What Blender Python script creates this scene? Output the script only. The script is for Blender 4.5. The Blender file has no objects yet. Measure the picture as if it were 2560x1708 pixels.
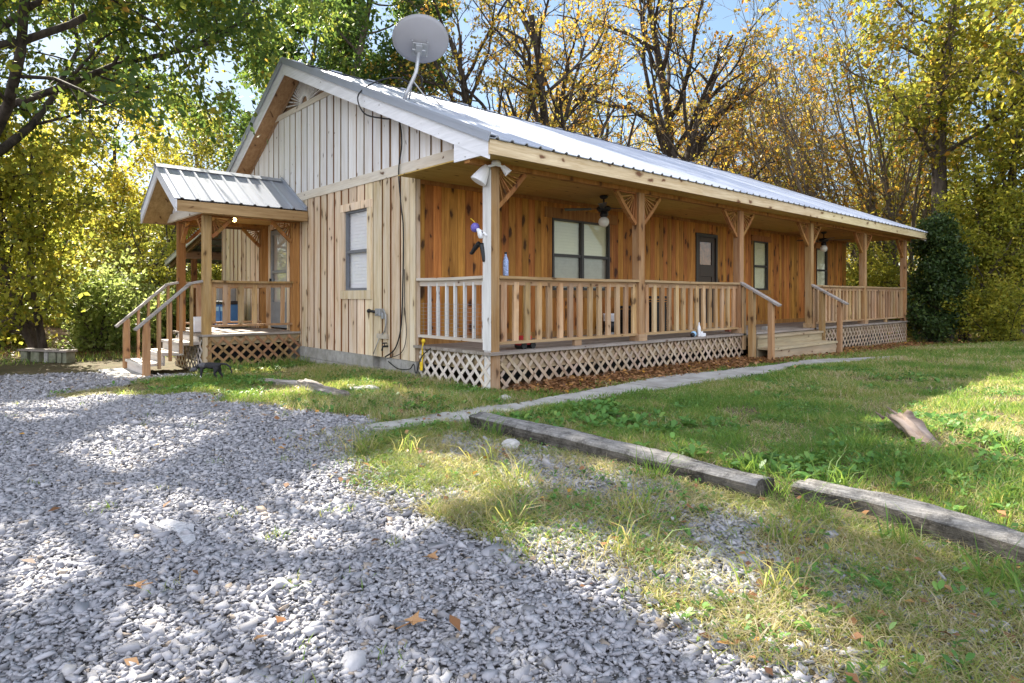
import bpy, math, random
import numpy as np
from mathutils import Vector, Matrix
random.seed(7)
RNG = np.random.default_rng(11)
S = bpy.context.scene
COL = S.collection
R = math.radians

# ------------------------------------------------------------------ camera
CAMP = Vector((-4.9923, -5.9303, 1.16)); YAW = 0.8381
cam = bpy.data.cameras.new('camera'); cam.lens = 1592.05 / 2560 * 36; cam.sensor_width = 36
cam.shift_y = -(854 - 741.75) / 2560; cam.clip_end = 2000; cam.clip_start = 0.05
co = bpy.data.objects.new('camera', cam); COL.objects.link(co)
co.location = CAMP; co.rotation_euler = (R(90), 0, YAW - R(90)); S.camera = co
FWD = np.array([math.cos(YAW), math.sin(YAW)]); RGT = np.array([math.sin(YAW), -math.cos(YAW)])
CXY = np.array([CAMP.x, CAMP.y])

def at(u, d):
    """ground position seen in picture column u (of 2560) at forward distance d"""
    p = CXY + d * (FWD + RGT * (u - 1280) / 1592.05)
    return float(p[0]), float(p[1])

# ------------------------------------------------------------------ world and sun
SUN_EL, SUN_AZ = R(38), math.atan2(0.06, 0.99)      # azimuth measured from +Y towards +X
W = bpy.data.worlds.new('World'); S.world = W; W.use_nodes = True
wn = W.node_tree; bg = wn.nodes['Background']
sky = wn.nodes.new('ShaderNodeTexSky'); sky.sky_type = 'NISHITA'; sky.sun_disc = False
sky.sun_elevation = SUN_EL; sky.sun_rotation = SUN_AZ; sky.dust_density = 0.35; sky.air_density = 1.0; sky.ozone_density = 1.5
gam = wn.nodes.new('ShaderNodeGamma'); gam.inputs[1].default_value = .50; wn.links.new(sky.outputs[0], gam.inputs[0])
hsv = wn.nodes.new('ShaderNodeHueSaturation'); hsv.inputs['Saturation'].default_value = 1.5; hsv.inputs['Value'].default_value = .80; wn.links.new(gam.outputs[0], hsv.inputs['Color'])
# added bright cloud bank in the unseen sky behind the camera, lifts the shade
def wnode(t, **kw):
    o = wn.nodes.new('ShaderNode' + t)
    for k, v in kw.items(): setattr(o, k, v)
    return o
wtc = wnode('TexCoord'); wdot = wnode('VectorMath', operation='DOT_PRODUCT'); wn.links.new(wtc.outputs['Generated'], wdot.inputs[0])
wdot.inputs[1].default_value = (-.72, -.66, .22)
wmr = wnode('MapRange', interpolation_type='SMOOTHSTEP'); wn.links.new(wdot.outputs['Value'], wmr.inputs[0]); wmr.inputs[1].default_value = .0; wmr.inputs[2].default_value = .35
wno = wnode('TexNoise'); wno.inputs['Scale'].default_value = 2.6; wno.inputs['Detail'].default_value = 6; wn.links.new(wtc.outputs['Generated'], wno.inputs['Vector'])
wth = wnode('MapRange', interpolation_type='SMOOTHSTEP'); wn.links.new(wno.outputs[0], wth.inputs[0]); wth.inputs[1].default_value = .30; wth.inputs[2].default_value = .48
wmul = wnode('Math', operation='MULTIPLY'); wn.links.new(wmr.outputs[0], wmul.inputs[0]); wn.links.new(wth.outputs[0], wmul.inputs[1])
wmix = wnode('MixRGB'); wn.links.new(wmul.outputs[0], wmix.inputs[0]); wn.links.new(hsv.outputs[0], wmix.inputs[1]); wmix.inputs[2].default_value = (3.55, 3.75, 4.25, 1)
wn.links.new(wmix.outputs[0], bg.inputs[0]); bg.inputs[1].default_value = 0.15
sl = bpy.data.lights.new('sun', 'SUN'); sl.energy = 5.0; sl.angle = R(0.55); sl.color = (1, 0.93, 0.80)
so = bpy.data.objects.new('sun', sl); COL.objects.link(so)
sd = Vector((math.sin(SUN_AZ) * math.cos(SUN_EL), math.cos(SUN_AZ) * math.cos(SUN_EL), math.sin(SUN_EL)))
so.rotation_euler = sd.to_track_quat('Z', 'Y').to_euler(); so.location = sd * 60
S.view_settings.view_transform = 'Standard'; S.view_settings.look = 'None'; S.view_settings.exposure = 1.98
S.cycles.max_bounces = 7; S.cycles.transparent_max_bounces = 12; S.cycles.diffuse_bounces = 4
S.cycles.sample_clamp_indirect = 6

# ------------------------------------------------------------------ materials
def lin(c):
    return tuple((x / 12.92 if x <= .04045 else ((x + .055) / 1.055) ** 2.4) for x in c)

class NT:
    def __init__(s, name):
        s.m = bpy.data.materials.new(name); s.m.use_nodes = True; s.t = s.m.node_tree
        s.b = s.t.nodes['Principled BSDF']; s.out = s.t.nodes['Material Output']
    def n(s, typ, **kw):
        o = s.t.nodes.new('ShaderNode' + typ)
        for k, v in kw.items(): setattr(o, k, v)
        return o
    def l(s, a, b): s.t.links.new(a, b)
    def val(s, sock, v):
        if hasattr(v, 'is_output') or hasattr(v, 'links'): s.l(v, sock)
        else: sock.default_value = v
    def math(s, op, a, b=0.0, clamp=False):
        o = s.n('Math', operation=op, use_clamp=clamp); s.val(o.inputs[0], a); s.val(o.inputs[1], b); return o.outputs[0]
    def mix(s, f, a, b, blend='MIX'):
        o = s.n('MixRGB', blend_type=blend); s.val(o.inputs[0], f)
        s.val(o.inputs[1], a if not isinstance(a, tuple) else (*a[:3], 1)); s.val(o.inputs[2], b if not isinstance(b, tuple) else (*b[:3], 1))
        return o.outputs[0]
    def noise(s, vec, scale, detail=3, rough=.6):
        o = s.n('TexNoise'); o.inputs['Scale'].default_value = scale; o.inputs['Detail'].default_value = detail
        o.inputs['Roughness'].default_value = rough; s.l(vec, o.inputs['Vector']); return o.outputs[0]
    def ramp(s, f, *stops):
        o = s.n('ValToRGB'); e = o.color_ramp.elements
        while len(e) < len(stops): e.new(.5)
        for el, (p, c) in zip(e, stops):
            el.position = p; el.color = (*c, 1) if len(c) == 3 else c
        s.l(f, o.inputs[0]); return o.outputs[0]
    def grey(s, f, a, b):
        return s.ramp(f, (a, (0, 0, 0)), (b, (1, 1, 1)))
    def attr(s, name):
        o = s.n('Attribute', attribute_name=name); return o
    def vecmap(s, vec, scale, off=None):
        o = s.n('VectorMath', operation='MULTIPLY'); s.l(vec, o.inputs[0]); o.inputs[1].default_value = scale; v = o.outputs[0]
        if off is not None:
            a = s.n('VectorMath', operation='ADD'); s.l(v, a.inputs[0]); s.l(off, a.inputs[1]); v = a.outputs[0]
        return v
    def bump(s, h, strength=.4, dist=.01):
        o = s.n('Bump'); o.inputs['Strength'].default_value = strength; o.inputs['Distance'].default_value = dist
        s.l(h, o.inputs['Height']); s.l(o.outputs[0], s.b.inputs['Normal'])

def coords(t):
    return t.n('TexCoord').outputs['Object']

def wood(name, lo, hi, axis='z', knot=(.10, .045, .02), kn=.16, rough=.75, rv=.35, grey=None, gamt=.5, streak=1.0):
    t = NT(name); tc = coords(t); r = t.attr('rnd').outputs['Fac']
    off = t.n('CombineXYZ'); 
    for i, k in enumerate((13.7, 29.1, 7.3)): t.l(t.math('MULTIPLY', r, k), off.inputs[i])
    long, cross = 1.1, 16.0
    sc = {'x': (long, cross, cross), 'y': (cross, long, cross), 'z': (cross, cross, long)}[axis]
    v = t.vecmap(tc, sc, off.outputs[0])
    g = t.noise(v, 1.0, 5, .65)
    g2 = t.noise(t.vecmap(tc, tuple(x * 4 for x in sc), off.outputs[0]), 1.0, 3, .6)
    gg = t.math('ADD', t.math('MULTIPLY', g, .7), t.math('MULTIPLY', g2, .3))
    c = t.ramp(gg, (.36, lo), (.62, hi))
    # broad mottling along the board
    b = t.noise(t.vecmap(tc, tuple(x * .12 + .35 for x in sc), off.outputs[0]), 1.0, 2, .5)
    c = t.mix(t.math('MULTIPLY', t.grey(b, .3, .75), .35 * streak), c, lo)
    if grey:
        w = t.noise(t.vecmap(tc, tuple(x * .45 + .5 for x in sc), off.outputs[0]), 1.0, 4, .7)
        c = t.mix(t.math('MULTIPLY', t.grey(w, .40, .66), gamt), c, grey)
    # knots with dark hearts and stretched tails
    sp = t.n('SeparateXYZ'); t.l(tc, sp.inputs[0]); ax = 'xyz'.index(axis); o1, o2 = [i for i in range(3) if i != ax]
    wob = t.noise(tc, 7.0, 2, .5)
    cr = t.math('ADD', t.math('MULTIPLY', t.math('ADD', sp.outputs[o1], sp.outputs[o2]), 5.0), t.math('ADD', t.math('MULTIPLY', r, 61.0), t.math('MULTIPLY', wob, .5)))
    lg = t.math('ADD', t.math('MULTIPLY', sp.outputs[ax], 2.3), t.math('ADD', t.math('MULTIPLY', r, 23.0), t.math('MULTIPLY', wob, .4)))
    kk = t.n('CombineXYZ'); t.l(cr, kk.inputs[0]); t.l(lg, kk.inputs[1])
    vo = t.n('TexVoronoi', voronoi_dimensions='2D'); vo.inputs['Scale'].default_value = 1.0; t.l(kk.outputs[0], vo.inputs['Vector'])
    keep = t.math('GREATER_THAN', t.n_sep(vo.outputs['Color']), .42)
    sz = t.n('SeparateColor'); t.l(vo.outputs['Color'], sz.inputs[0]); kdist = t.math('DIVIDE', vo.outputs['Distance'], t.math('ADD', .35, t.math('MULTIPLY', sz.outputs[1], 1.15)))
    kd = t.math('MULTIPLY', t.ramp(kdist, (kn * .45, (1, 1, 1)), (kn, (0, 0, 0))), keep)
    halo = t.math('MULTIPLY', t.ramp(kdist, (kn, (1, 1, 1)), (kn * 2.2, (0, 0, 0))), keep)
    c = t.mix(t.math('MULTIPLY', halo, .4), c, lo)
    c = t.mix(t.math('MULTIPLY', kd, .92), c, knot)
    hs = t.n('HueSaturation'); t.l(c, hs.inputs['Color'])
    t.l(t.math('ADD', 1 - rv / 2, t.math('MULTIPLY', r, rv)), hs.inputs['Value'])
    r2 = t.math('FRACT', t.math('MULTIPLY', r, 7.31))
    t.l(t.math('ADD', .488, t.math('MULTIPLY', r2, .024)), hs.inputs['Hue'])
    t.l(hs.outputs[0], t.b.inputs['Base Color'])
    t.b.inputs['Roughness'].default_value = rough; t.b.inputs['Specular IOR Level'].default_value = .25
    t.bump(gg, .55, .006)
    return t.m

def plain(name, col, rough=.5, metal=0.0, var=.12, scale=6.0, bump=0.0, dirt=None, spec=.4):
    t = NT(name); tc = coords(t); n = t.noise(tc, scale, 5, .65)
    c = t.mix(t.grey(n, .3, .7), tuple(x * (1 - var) for x in col), tuple(min(1, x * (1 + var)) for x in col))
    if dirt:
        d = t.noise(tc, scale * .4, 6, .7); c = t.mix(t.math('MULTIPLY', t.grey(d, .48, .72), .7), c, dirt)
    t.l(c, t.b.inputs['Base Color']); t.b.inputs['Metallic'].default_value = metal; t.b.inputs['Specular IOR Level'].default_value = spec
    t.l(t.math('ADD', rough - .07, t.math('MULTIPLY', n, .14)), t.b.inputs['Roughness'])
    if bump: t.bump(t.noise(tc, scale * 6, 4, .7), bump, .01)
    return t.m

def leafmat(name, *stops, trans=.55, tint=(1.0, 1.0, .6)):
    t = NT(name); r = t.attr('rnd').outputs['Fac']
    c = t.ramp(r, *stops); t.l(c, t.b.inputs['Base Color'])
    t.b.inputs['Roughness'].default_value = .5; t.b.inputs['Specular IOR Level'].default_value = .35
    tr = t.n('BsdfTranslucent'); gm = t.n('Gamma'); gm.inputs[1].default_value = .72; t.l(t.mix(1.0, c, tint, 'MULTIPLY'), gm.inputs[0]); t.l(gm.outputs[0], tr.inputs['Color'])
    mx = t.n('MixShader'); mx.inputs[0].default_value = trans
    t.l(t.b.outputs[0], mx.inputs[1]); t.l(tr.outputs[0], mx.inputs[2]); t.l(mx.outputs[0], t.out.inputs['Surface'])
    return t.m

def barkmat(name, a, b):
    t = NT(name); tc = coords(t); n = t.noise(t.vecmap(tc, (7, 7, 1.6)), 1.0, 5, .7)
    t.l(t.ramp(n, (.35, a), (.65, b)), t.b.inputs['Base Color']); t.b.inputs['Roughness'].default_value = .9
    t.b.inputs['Specular IOR Level'].default_value = .15; t.bump(n, .9, .04); return t.m

NT.n_sep = lambda s, c: (lambda o: (s.l(c, o.inputs[0]), o.outputs[0])[1])(s.n('SeparateColor'))

M = {}
M['gable'] = wood('gable_wood', (.52, .37, .215), (.85, .68, .475), 'z', knot=(.13, .08, .05), grey=(.78, .69, .58), gamt=.6, kn=.13, rv=.34)
M['gable_edge'] = wood('gable_board_edge', (.20, .095, .035), (.36, .18, .08), 'z', kn=.05)
M['gable_top'] = wood('bleached_gable_wood', (.68, .63, .59), (.90, .88, .87), 'z', grey=(.86, .86, .90), gamt=.7, kn=.07, rv=.16)
M['gable_top_edge'] = wood('bleached_board_edge', (.20, .12, .06), (.42, .28, .16), 'z', kn=.03)
M['porch_wall'] = wood('stained_porch_pine', (.28, .10, .016), (.60, .265, .058), 'z', knot=(.05, .017, .006), kn=.20, rough=.55, rv=.42)
M['post'] = wood('post_wood', (.24, .125, .048), (.46, .27, .112), 'z', knot=(.08, .035, .015), kn=.15, grey=(.42, .31, .20), gamt=.45)
M['post_orange'] = wood('sheltered_post_wood', (.25, .11, .032), (.45, .225, .075), 'z', kn=.15)
M['bleached'] = wood('bleached_post_face', (.56, .54, .52), (.78, .76, .74), 'z', knot=(.16, .13, .11), kn=.12, rv=.1)
M['baluster'] = wood('baluster_wood', (.28, .155, .065), (.56, .35, .17), 'z', knot=(.11, .06, .03), kn=.15, grey=(.50, .41, .30), gamt=.5, rv=.5)
M['rail_x'] = wood('rail_wood', (.28, .155, .075), (.50, .31, .16), 'x', kn=.08, grey=(.42, .34, .26), gamt=.4)
M['rail_y'] = wood('rail_wood_side', (.46, .37, .29), (.70, .61, .52), 'y', kn=.08, grey=(.62, .58, .54), gamt=.5)
M['grey_rail'] = wood('weathered_handrail', (.22, .19, .17), (.44, .39, .35), 'x', kn=.05, grey=(.50, .47, .45), gamt=.5)
M['lattice'] = wood('lattice_wood', (.30, .205, .13), (.52, .39, .27), 'z', kn=.06, rv=.3, grey=(.52, .46, .40), gamt=.5)
M['lattice_pale'] = wood('bleached_lattice_wood', (.52, .44, .37), (.74, .67, .59), 'z', kn=.05, rv=.2, grey=(.66, .62, .58), gamt=.5)
M['lattice_brown'] = wood('brown_lattice_wood', (.22, .12, .055), (.42, .25, .13), 'z', kn=.06, rv=.3)
M['deck'] = wood('deck_boards', (.18, .15, .125), (.36, .30, .25), 'x', kn=.06, grey=(.40, .37, .34), gamt=.5)
M['joist'] = wood('rim_joist', (.22, .15, .08), (.42, .30, .18), 'x', kn=.1, grey=(.33, .30, .2), gamt=.5)
M['step'] = wood('step_boards', (.30, .22, .13), (.52, .41, .26), 'x', kn=.08, grey=(.38, .35, .25), gamt=.5)
M['step_grey'] = wood('pale_step_boards', (.42, .37, .32), (.64, .59, .53), 'y', kn=.05, grey=(.55, .53, .50), gamt=.5)
M['fascia'] = wood('fascia_board', (.52, .40, .22), (.78, .66, .44), 'x', knot=(.14, .06, .025), kn=.17, rv=.12, streak=.8)
M['fascia_brown'] = wood('stained_fascia_board', (.28, .165, .075), (.47, .31, .16), 'x', kn=.08)
M['barge'] = wood('painted_barge_board', (.70, .70, .73), (.86, .86, .90), 'y', knot=(.3, .28, .28), kn=.05, rv=.06, streak=.4)
M['band'] = wood('band_board', (.58, .50, .40), (.82, .75, .64), 'y', kn=.1, rv=.12, grey=(.66, .62, .56), gamt=.5)
M['soffit'] = wood('soffit_plywood', (.27, .155, .065), (.46, .29, .14), 'y', kn=.12, rough=.7)
M['ceiling'] = wood('ceiling_plywood', (.42, .25, .07), (.58, .37, .13), 'x', kn=.08, rv=.2)
def old_timber(name, lo, hi, crack=(.03, .026, .022)):
    t = NT(name); tc = coords(t)
    g1 = t.noise(t.vecmap(tc, (55, 1.6, 55)), 1.0, 6, .7); g2 = t.noise(t.vecmap(tc, (16, 1.1, 16)), 1.0, 5, .75); bl = t.noise(tc, 7.0, 6, .75); fine = t.noise(tc, 70, 3, .7)
    c = t.ramp(g1, (.3, lo), (.7, hi)); c = t.mix(t.math('MULTIPLY', t.grey(bl, .46, .62), .75), c, tuple(x * .45 for x in lo)); c = t.mix(t.math('MULTIPLY', t.grey(fine, .52, .7), .5), c, tuple(min(1, x * 1.25) for x in hi))
    ck = t.ramp(g2, (.30, (1, 1, 1)), (.37, (0, 0, 0))); c = t.mix(ck, c, crack)
    t.l(c, t.b.inputs['Base Color']); t.b.inputs['Roughness'].default_value = .95; t.b.inputs['Specular IOR Level'].default_value = .1
    t.bump(t.math('ADD', t.math('ADD', g1, t.math('MULTIPLY', bl, .7)), t.math('MULTIPLY', t.math('SUBTRACT', 1.0, ck), .8)), 1.0, .035); return t.m
M['timber_top'] = old_timber('lit_timber_top', (.17, .16, .15), (.42, .40, .38))  # lit copy of the timber: top faces painted paler than the sides
M['timber'] = old_timber('landscape_timber', (.065, .058, .048), (.20, .18, .155))
M['oldlog'] = wood('rotting_log', (.10, .085, .075), (.33, .29, .26), 'y', kn=.1, grey=(.45, .42, .40), gamt=.5, rough=.9)
M['stump'] = wood('split_stump_wood', (.13, .09, .065), (.38, .29, .22), 'y', kn=.16, knot=(.05, .03, .02), grey=(.40, .33, .29), gamt=.6, rough=.9)
M['bronze'] = plain('dark_bronze_frame', (.045, .04, .035), .4)
M['greyframe'] = plain('grey_window_frame', (.16, .17, .19), .45)
M['blind_cream'] = plain('cream_blind', (.74, .74, .50), .6, var=.03)
M['blind_grey'] = plain('screened_blind', (.36, .36, .29), .8, var=.1, scale=12)
M['blind_white'] = plain('white_blind', (.90, .90, .92), .6, var=.03)
M['door'] = plain('dark_brown_door', (.040, .022, .014), .35, var=.2)
M['door_glass_back'] = plain('amber_door_light', (.30, .10, .025), .4, var=.5, scale=9)
M['stormdoor'] = plain('grey_storm_door', (.22, .24, .25), .45)
M['stormback'] = plain('pale_door_behind_screen', (.50, .50, .46), .6)
M['block'] = plain('foundation_block', (.34, .325, .30), .9, var=.25, scale=9, bump=.5, dirt=(.22, .21, .16))
M['mossy_block'] = plain('mossy_block', (.21, .21, .15), .95, var=.35, scale=10, bump=.5, dirt=(.09, .11, .04))
M['concrete'] = plain('old_concrete', (.37, .355, .335), .9, var=.2, scale=4, bump=.6, dirt=(.17, .15, .12))
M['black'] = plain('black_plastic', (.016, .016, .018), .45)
M['iron'] = plain('black_metal', (.02, .02, .022), .4, metal=.3)
M['globe'] = plain('milk_glass_globe', (.80, .79, .72), .25, var=.02)
M['white'] = plain('white_plastic', (.78, .78, .80), .4, var=.05)
M['greymetal'] = plain('grey_metal', (.36, .37, .38), .45, metal=.5, var=.15)
M['dish'] = plain('satellite_dish_grey', (.34, .34, .37), .45, var=.04, scale=3)
M['mast'] = plain('galvanised_mast', (.45, .46, .48), .4, metal=.5)
M['cable'] = plain('black_cable', (.012, .012, .014), .5)
M['yellow'] = plain('yellow_strap', (.72, .48, .02), .6)
M['red'] = plain('red_plastic', (.55, .03, .03), .4)
M['blue'] = plain('blue_plastic', (.05, .16, .42), .4)
M['lightblue'] = plain('light_blue_plastic', (.30, .50, .70), .4)
M['purple'] = plain('purple_plastic', (.16, .13, .46), .4, var=.4, scale=30)
M['bluelabel'] = plain('patterned_blue_label', (.30, .38, .62), .4, var=.7, scale=40)
M['tan'] = plain('tan_metal', (.46, .40, .32), .6, var=.2, scale=12)
M['brick'] = plain('brick', (.34, .11, .07), .9, var=.3)
M['bin'] = plain('dark_bin_lid', (.02, .022, .03), .5)
M['cat_black'] = plain('black_fur', (.022, .021, .024), .8, var=.4, scale=60, bump=.6)
M['cat_grey'] = plain('grey_fur', (.11, .105, .115), .8, var=.5, scale=50, bump=.6)
M['cat_white'] = plain('white_fur', (.70, .68, .66), .8, var=.1, scale=60)
M['cat_eye'] = plain('amber_eye', (.35, .25, .03), .2)
M['rock'] = plain('pale_rock', (.42, .40, .38), .85, var=.25, scale=9, bump=.5)
M['chip'] = plain('white_mortar', (.40, .395, .41), .9, var=.35, scale=45, bump=.4)
M['warmbulb'] = plain('lit_bulb', (1, .8, .4), .3)
_e = M['warmbulb'].node_tree.nodes['Principled BSDF']; _e.inputs['Emission Color'].default_value = (1, .62, .2, 1); _e.inputs['Emission Strength'].default_value = 14

def metal_roof():
    t = NT('metal_roof'); tc = coords(t)
    n = t.noise(t.vecmap(tc, (1.2, .25, .25)), 1.0, 5, .65); n2 = t.noise(tc, 18.0, 3, .6)
    st = t.noise(t.vecmap(tc, (14, .5, .5)), 1.0, 4, .6)
    c = t.mix(t.grey(n, .3, .7), (.33, .36, .43), (.44, .47, .55))
    c = t.mix(t.math('MULTIPLY', t.grey(st, .52, .7), .35), c, (.29, .30, .33))
    t.l(c, t.b.inputs['Base Color']); t.b.inputs['Metallic'].default_value = .3
    t.l(t.math('ADD', .42, t.math('MULTIPLY', n2, .2)), t.b.inputs['Roughness']); t.bump(n, .12, .02); return t.m
M['roof'] = metal_roof()

def glassmat():
    t = NT('window_glass'); tr = t.n('BsdfTransparent'); gl = t.n('BsdfGlossy'); gl.inputs['Roughness'].default_value = .03
    fr = t.n('LayerWeight'); fr.inputs['Blend'].default_value = .5; fz = t.math('POWER', fr.outputs['Facing'], 4.0)
    mx = t.n('MixShader'); t.l(t.math('ADD', t.math('MULTIPLY', fz, .8), .10), mx.inputs[0]); t.l(tr.outputs[0], mx.inputs[1]); t.l(gl.outputs[0], mx.inputs[2])
    t.l(mx.outputs[0], t.out.inputs['Surface']); return t.m
M['glass'] = glassmat()

# ------------------------------------------------------------------ mesh builder
class MB:
    def __init__(s): s.v = []; s.f = []; s.r = []; s.m = []
    def add(s, vs, fs, r=None, mi=0):
        k = len(s.v); s.v += [tuple(v) for v in vs]
        r = random.random() if r is None else r
        for i, f in enumerate(fs):
            s.f.append(tuple(k + j for j in f)); s.r.append(r); s.m.append(mi[i] if isinstance(mi, (list, tuple)) else mi)
        return s
    def box(s, x0, x1, y0, y1, z0, z1, mi=0, r=None):
        if x1 < x0: x0, x1 = x1, x0
        if y1 < y0: y0, y1 = y1, y0
        if z1 < z0: z0, z1 = z1, z0
        v = [(x, y, z) for z in (z0, z1) for y in (y0, y1) for x in (x0, x1)]
        # faces: bottom, top, -y, +y, -x, +x
        return s.add(v, [(0, 2, 3, 1), (4, 5, 7, 6), (0, 1, 5, 4), (2, 6, 7, 3), (0, 4, 6, 2), (1, 3, 7, 5)], r, mi)
    def beam(s, p, q, w, h, up=(0, 0, 1), mi=0, r=None, w2=None, h2=None):
        p, q = Vector(p), Vector(q); d = (q - p).normalized(); a = d.cross(Vector(up))
        if a.length < 1e-4: a = d.cross(Vector((1, 0, 0)))
        a.normalize(); b = a.cross(d).normalized(); w2 = w if w2 is None else w2; h2 = h if h2 is None else h2
        v = []
        for c, ww, hh in ((p, w, h), (q, w2, h2)):
            for sa, sb in ((-1, -1), (1, -1), (1, 1), (-1, 1)): v.append(c + a * sa * ww / 2 + b * sb * hh / 2)
        return s.add(v, [(0, 1, 2, 3), (7, 6, 5, 4), (0, 4, 5, 1), (1, 5, 6, 2), (2, 6, 7, 3), (3, 7, 4, 0)], r, mi)
    def tube(s, pts, rad, n=8, cap=True, mi=0, r=None):
        pts = [Vector(p) for p in pts]; m = len(pts)
        rad = [rad] * m if not hasattr(rad, '__len__') else rad
        v = []; a = None
        for i, p in enumerate(pts):
            d = (pts[min(i + 1, m - 1)] - pts[max(i - 1, 0)]).normalized()
            if a is None: a = d.orthogonal()
            a = (a - d * a.dot(d)).normalized(); b = d.cross(a)
            for k in range(n):
                t = 2 * math.pi * k / n; v.append(p + (a * math.cos(t) + b * math.sin(t)) * rad[i])
        f = [(i * n + k, i * n + (k + 1) % n, (i + 1) * n + (k + 1) % n, (i + 1) * n + k) for i in range(m - 1) for k in range(n)]
        if cap: f += [tuple(range(n - 1, -1, -1)), tuple((m - 1) * n + k for k in range(n))]
        return s.add(v, f, r, mi)
    def prism(s, poly, ax, a, b, mi=0, r=None):
        """extrude a 2D polygon (in the other two axes, in order) from a to b along axis ax"""
        def P(p, t):
            c = list(p); c.insert(ax, t); return tuple(c)
        n = len(poly); v = [P(p, a) for p in poly] + [P(p, b) for p in poly]
        f = [tuple(range(n - 1, -1, -1)), tuple(range(n, 2 * n))] + [(i, (i + 1) % n, n + (i + 1) % n, n + i) for i in range(n)]
        return s.add(v, f, r, mi)
    def lathe(s, prof, c=(0, 0, 0), n=16, mi=0, r=None):
        m = len(prof); v = [(c[0] + q * math.cos(2 * math.pi * k / n), c[1] + q * math.sin(2 * math.pi * k / n), c[2] + z) for q, z in prof for k in range(n)]
        f = [(i * n + k, i * n + (k + 1) % n, (i + 1) * n + (k + 1) % n, (i + 1) * n + k) for i in range(m - 1) for k in range(n)]
        f += [tuple(range(n - 1, -1, -1)), tuple((m - 1) * n + k for k in range(n))]
        return s.add(v, f, r, mi)
    def ball(s, c, rad, n=12, mi=0, r=None):
        rad = (rad,) * 3 if not hasattr(rad, '__len__') else rad
        k = len(s.v); s.lathe([(max(1e-4, math.sin(math.pi * i / n)), -math.cos(math.pi * i / n)) for i in range(n + 1)], n=n + 4, mi=mi, r=r)
        for i in range(k, len(s.v)):
            v = s.v[i]; s.v[i] = (c[0] + v[0] * rad[0], c[1] + v[1] * rad[1], c[2] + v[2] * rad[2])
        return s
    def build(s, name, mats, parent=None, smooth=False, bevel=0, label=None):
        me = bpy.data.meshes.new(name); off = parent.location if parent is not None and not parent.parent else None
        ROOT = root_loc(parent) if parent is not None else None
        vs = s.v if ROOT is None else [(x - ROOT[0], y - ROOT[1], z - ROOT[2]) for x, y, z in s.v]
        me.from_pydata(vs, [], s.f)
        mats = mats if isinstance(mats, (list, tuple)) else [mats]
        for m in mats: me.materials.append(M[m] if isinstance(m, str) else m)
        if len(mats) > 1: me.polygons.foreach_set('material_index', s.m)
        at_ = me.attributes.new('rnd', 'FLOAT', 'FACE'); at_.data.foreach_set('value', s.r)
        if smooth: me.polygons.foreach_set('use_smooth', [True] * len(s.f))
        me.update(); o = bpy.data.objects.new(name, me); COL.objects.link(o)
        if parent is not None: o.parent = parent
        if bevel:
            b = o.modifiers.new('bevel', 'BEVEL'); b.width = bevel; b.segments = 1; b.limit_method = 'ANGLE'
        if label: o['label'] = label
        return o

def root_loc(o):
    while o.parent is not None: o = o.parent
    return tuple(o.location)

def thing(name, label, cat, loc=(0, 0, 0), group=None):
    o = bpy.data.objects.new(name, None); o.empty_display_size = .1; o.location = loc; COL.objects.link(o)
    return tag(o, label, cat, group)
def tag(o, label, cat, group=None, kind=None):
    o['label'] = label; o['category'] = cat
    if group: o['group'] = group
    if kind: o['kind'] = kind
    return o
def structure(o): o['kind'] = 'structure'; return o

def npmesh(name, verts, faces, mats, rnd=None, rnd2=None, parent=None, smooth=False, mi=None):
    """fast mesh from numpy arrays, faces all of one width"""
    me = bpy.data.meshes.new(name); nv, nf, w = len(verts), len(faces), faces.shape[1]
    me.vertices.add(nv); me.vertices.foreach_set('co', np.ascontiguousarray(verts, dtype=np.float32).ravel())
    me.loops.add(nf * w); me.loops.foreach_set('vertex_index', np.ascontiguousarray(faces, dtype=np.int32).ravel())
    me.polygons.add(nf); me.polygons.foreach_set('loop_start', np.arange(nf, dtype=np.int32) * w)
    if smooth: me.polygons.foreach_set('use_smooth', np.ones(nf, dtype=bool))
    for m in (mats if isinstance(mats, (list, tuple)) else [mats]): me.materials.append(M[m] if isinstance(m, str) else m)
    if mi is not None: me.polygons.foreach_set('material_index', mi.astype(np.int32))
    me.update(calc_edges=True)
    for nm, a in (('rnd', rnd), ('rnd2', rnd2)):
        if a is not None:
            d = me.attributes.new(nm, 'FLOAT', 'FACE'); d.data.foreach_set('value', np.ascontiguousarray(a, dtype=np.float32))
    o = bpy.data.objects.new(name, me); COL.objects.link(o)
    if parent is not None: o.parent = parent
    return o

# ------------------------------------------------------------------ ground shape and cover masks
def sstep(a, b, x):
    t = np.clip((x - a) / (b - a), 0, 1); return t * t * (3 - 2 * t)
_rs = np.random.default_rng(5)
_G = [_rs.random((64, 64)) for _ in range(6)]
def vnoise(x, y, sc, k=0):
    x = np.asarray(x, float) * sc + 31.7 * (k + 1); y = np.asarray(y, float) * sc + 17.3 * (k + 1)
    xi, yi = np.floor(x).astype(int), np.floor(y).astype(int); fx, fy = x - xi, y - yi
    fx, fy = fx * fx * (3 - 2 * fx), fy * fy * (3 - 2 * fy); g = _G[k % 6]
    a = lambda i, j: g[(xi + i) % 64, (yi + j) % 64]
    return (a(0, 0) * (1 - fx) + a(1, 0) * fx) * (1 - fy) + (a(0, 1) * (1 - fx) + a(1, 1) * fx) * fy
def fbm(x, y, sc, k=0):
    return .55 * vnoise(x, y, sc, k) + .3 * vnoise(x, y, sc * 2.3, k + 1) + .15 * vnoise(x, y, sc * 5.1, k + 2)

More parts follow.
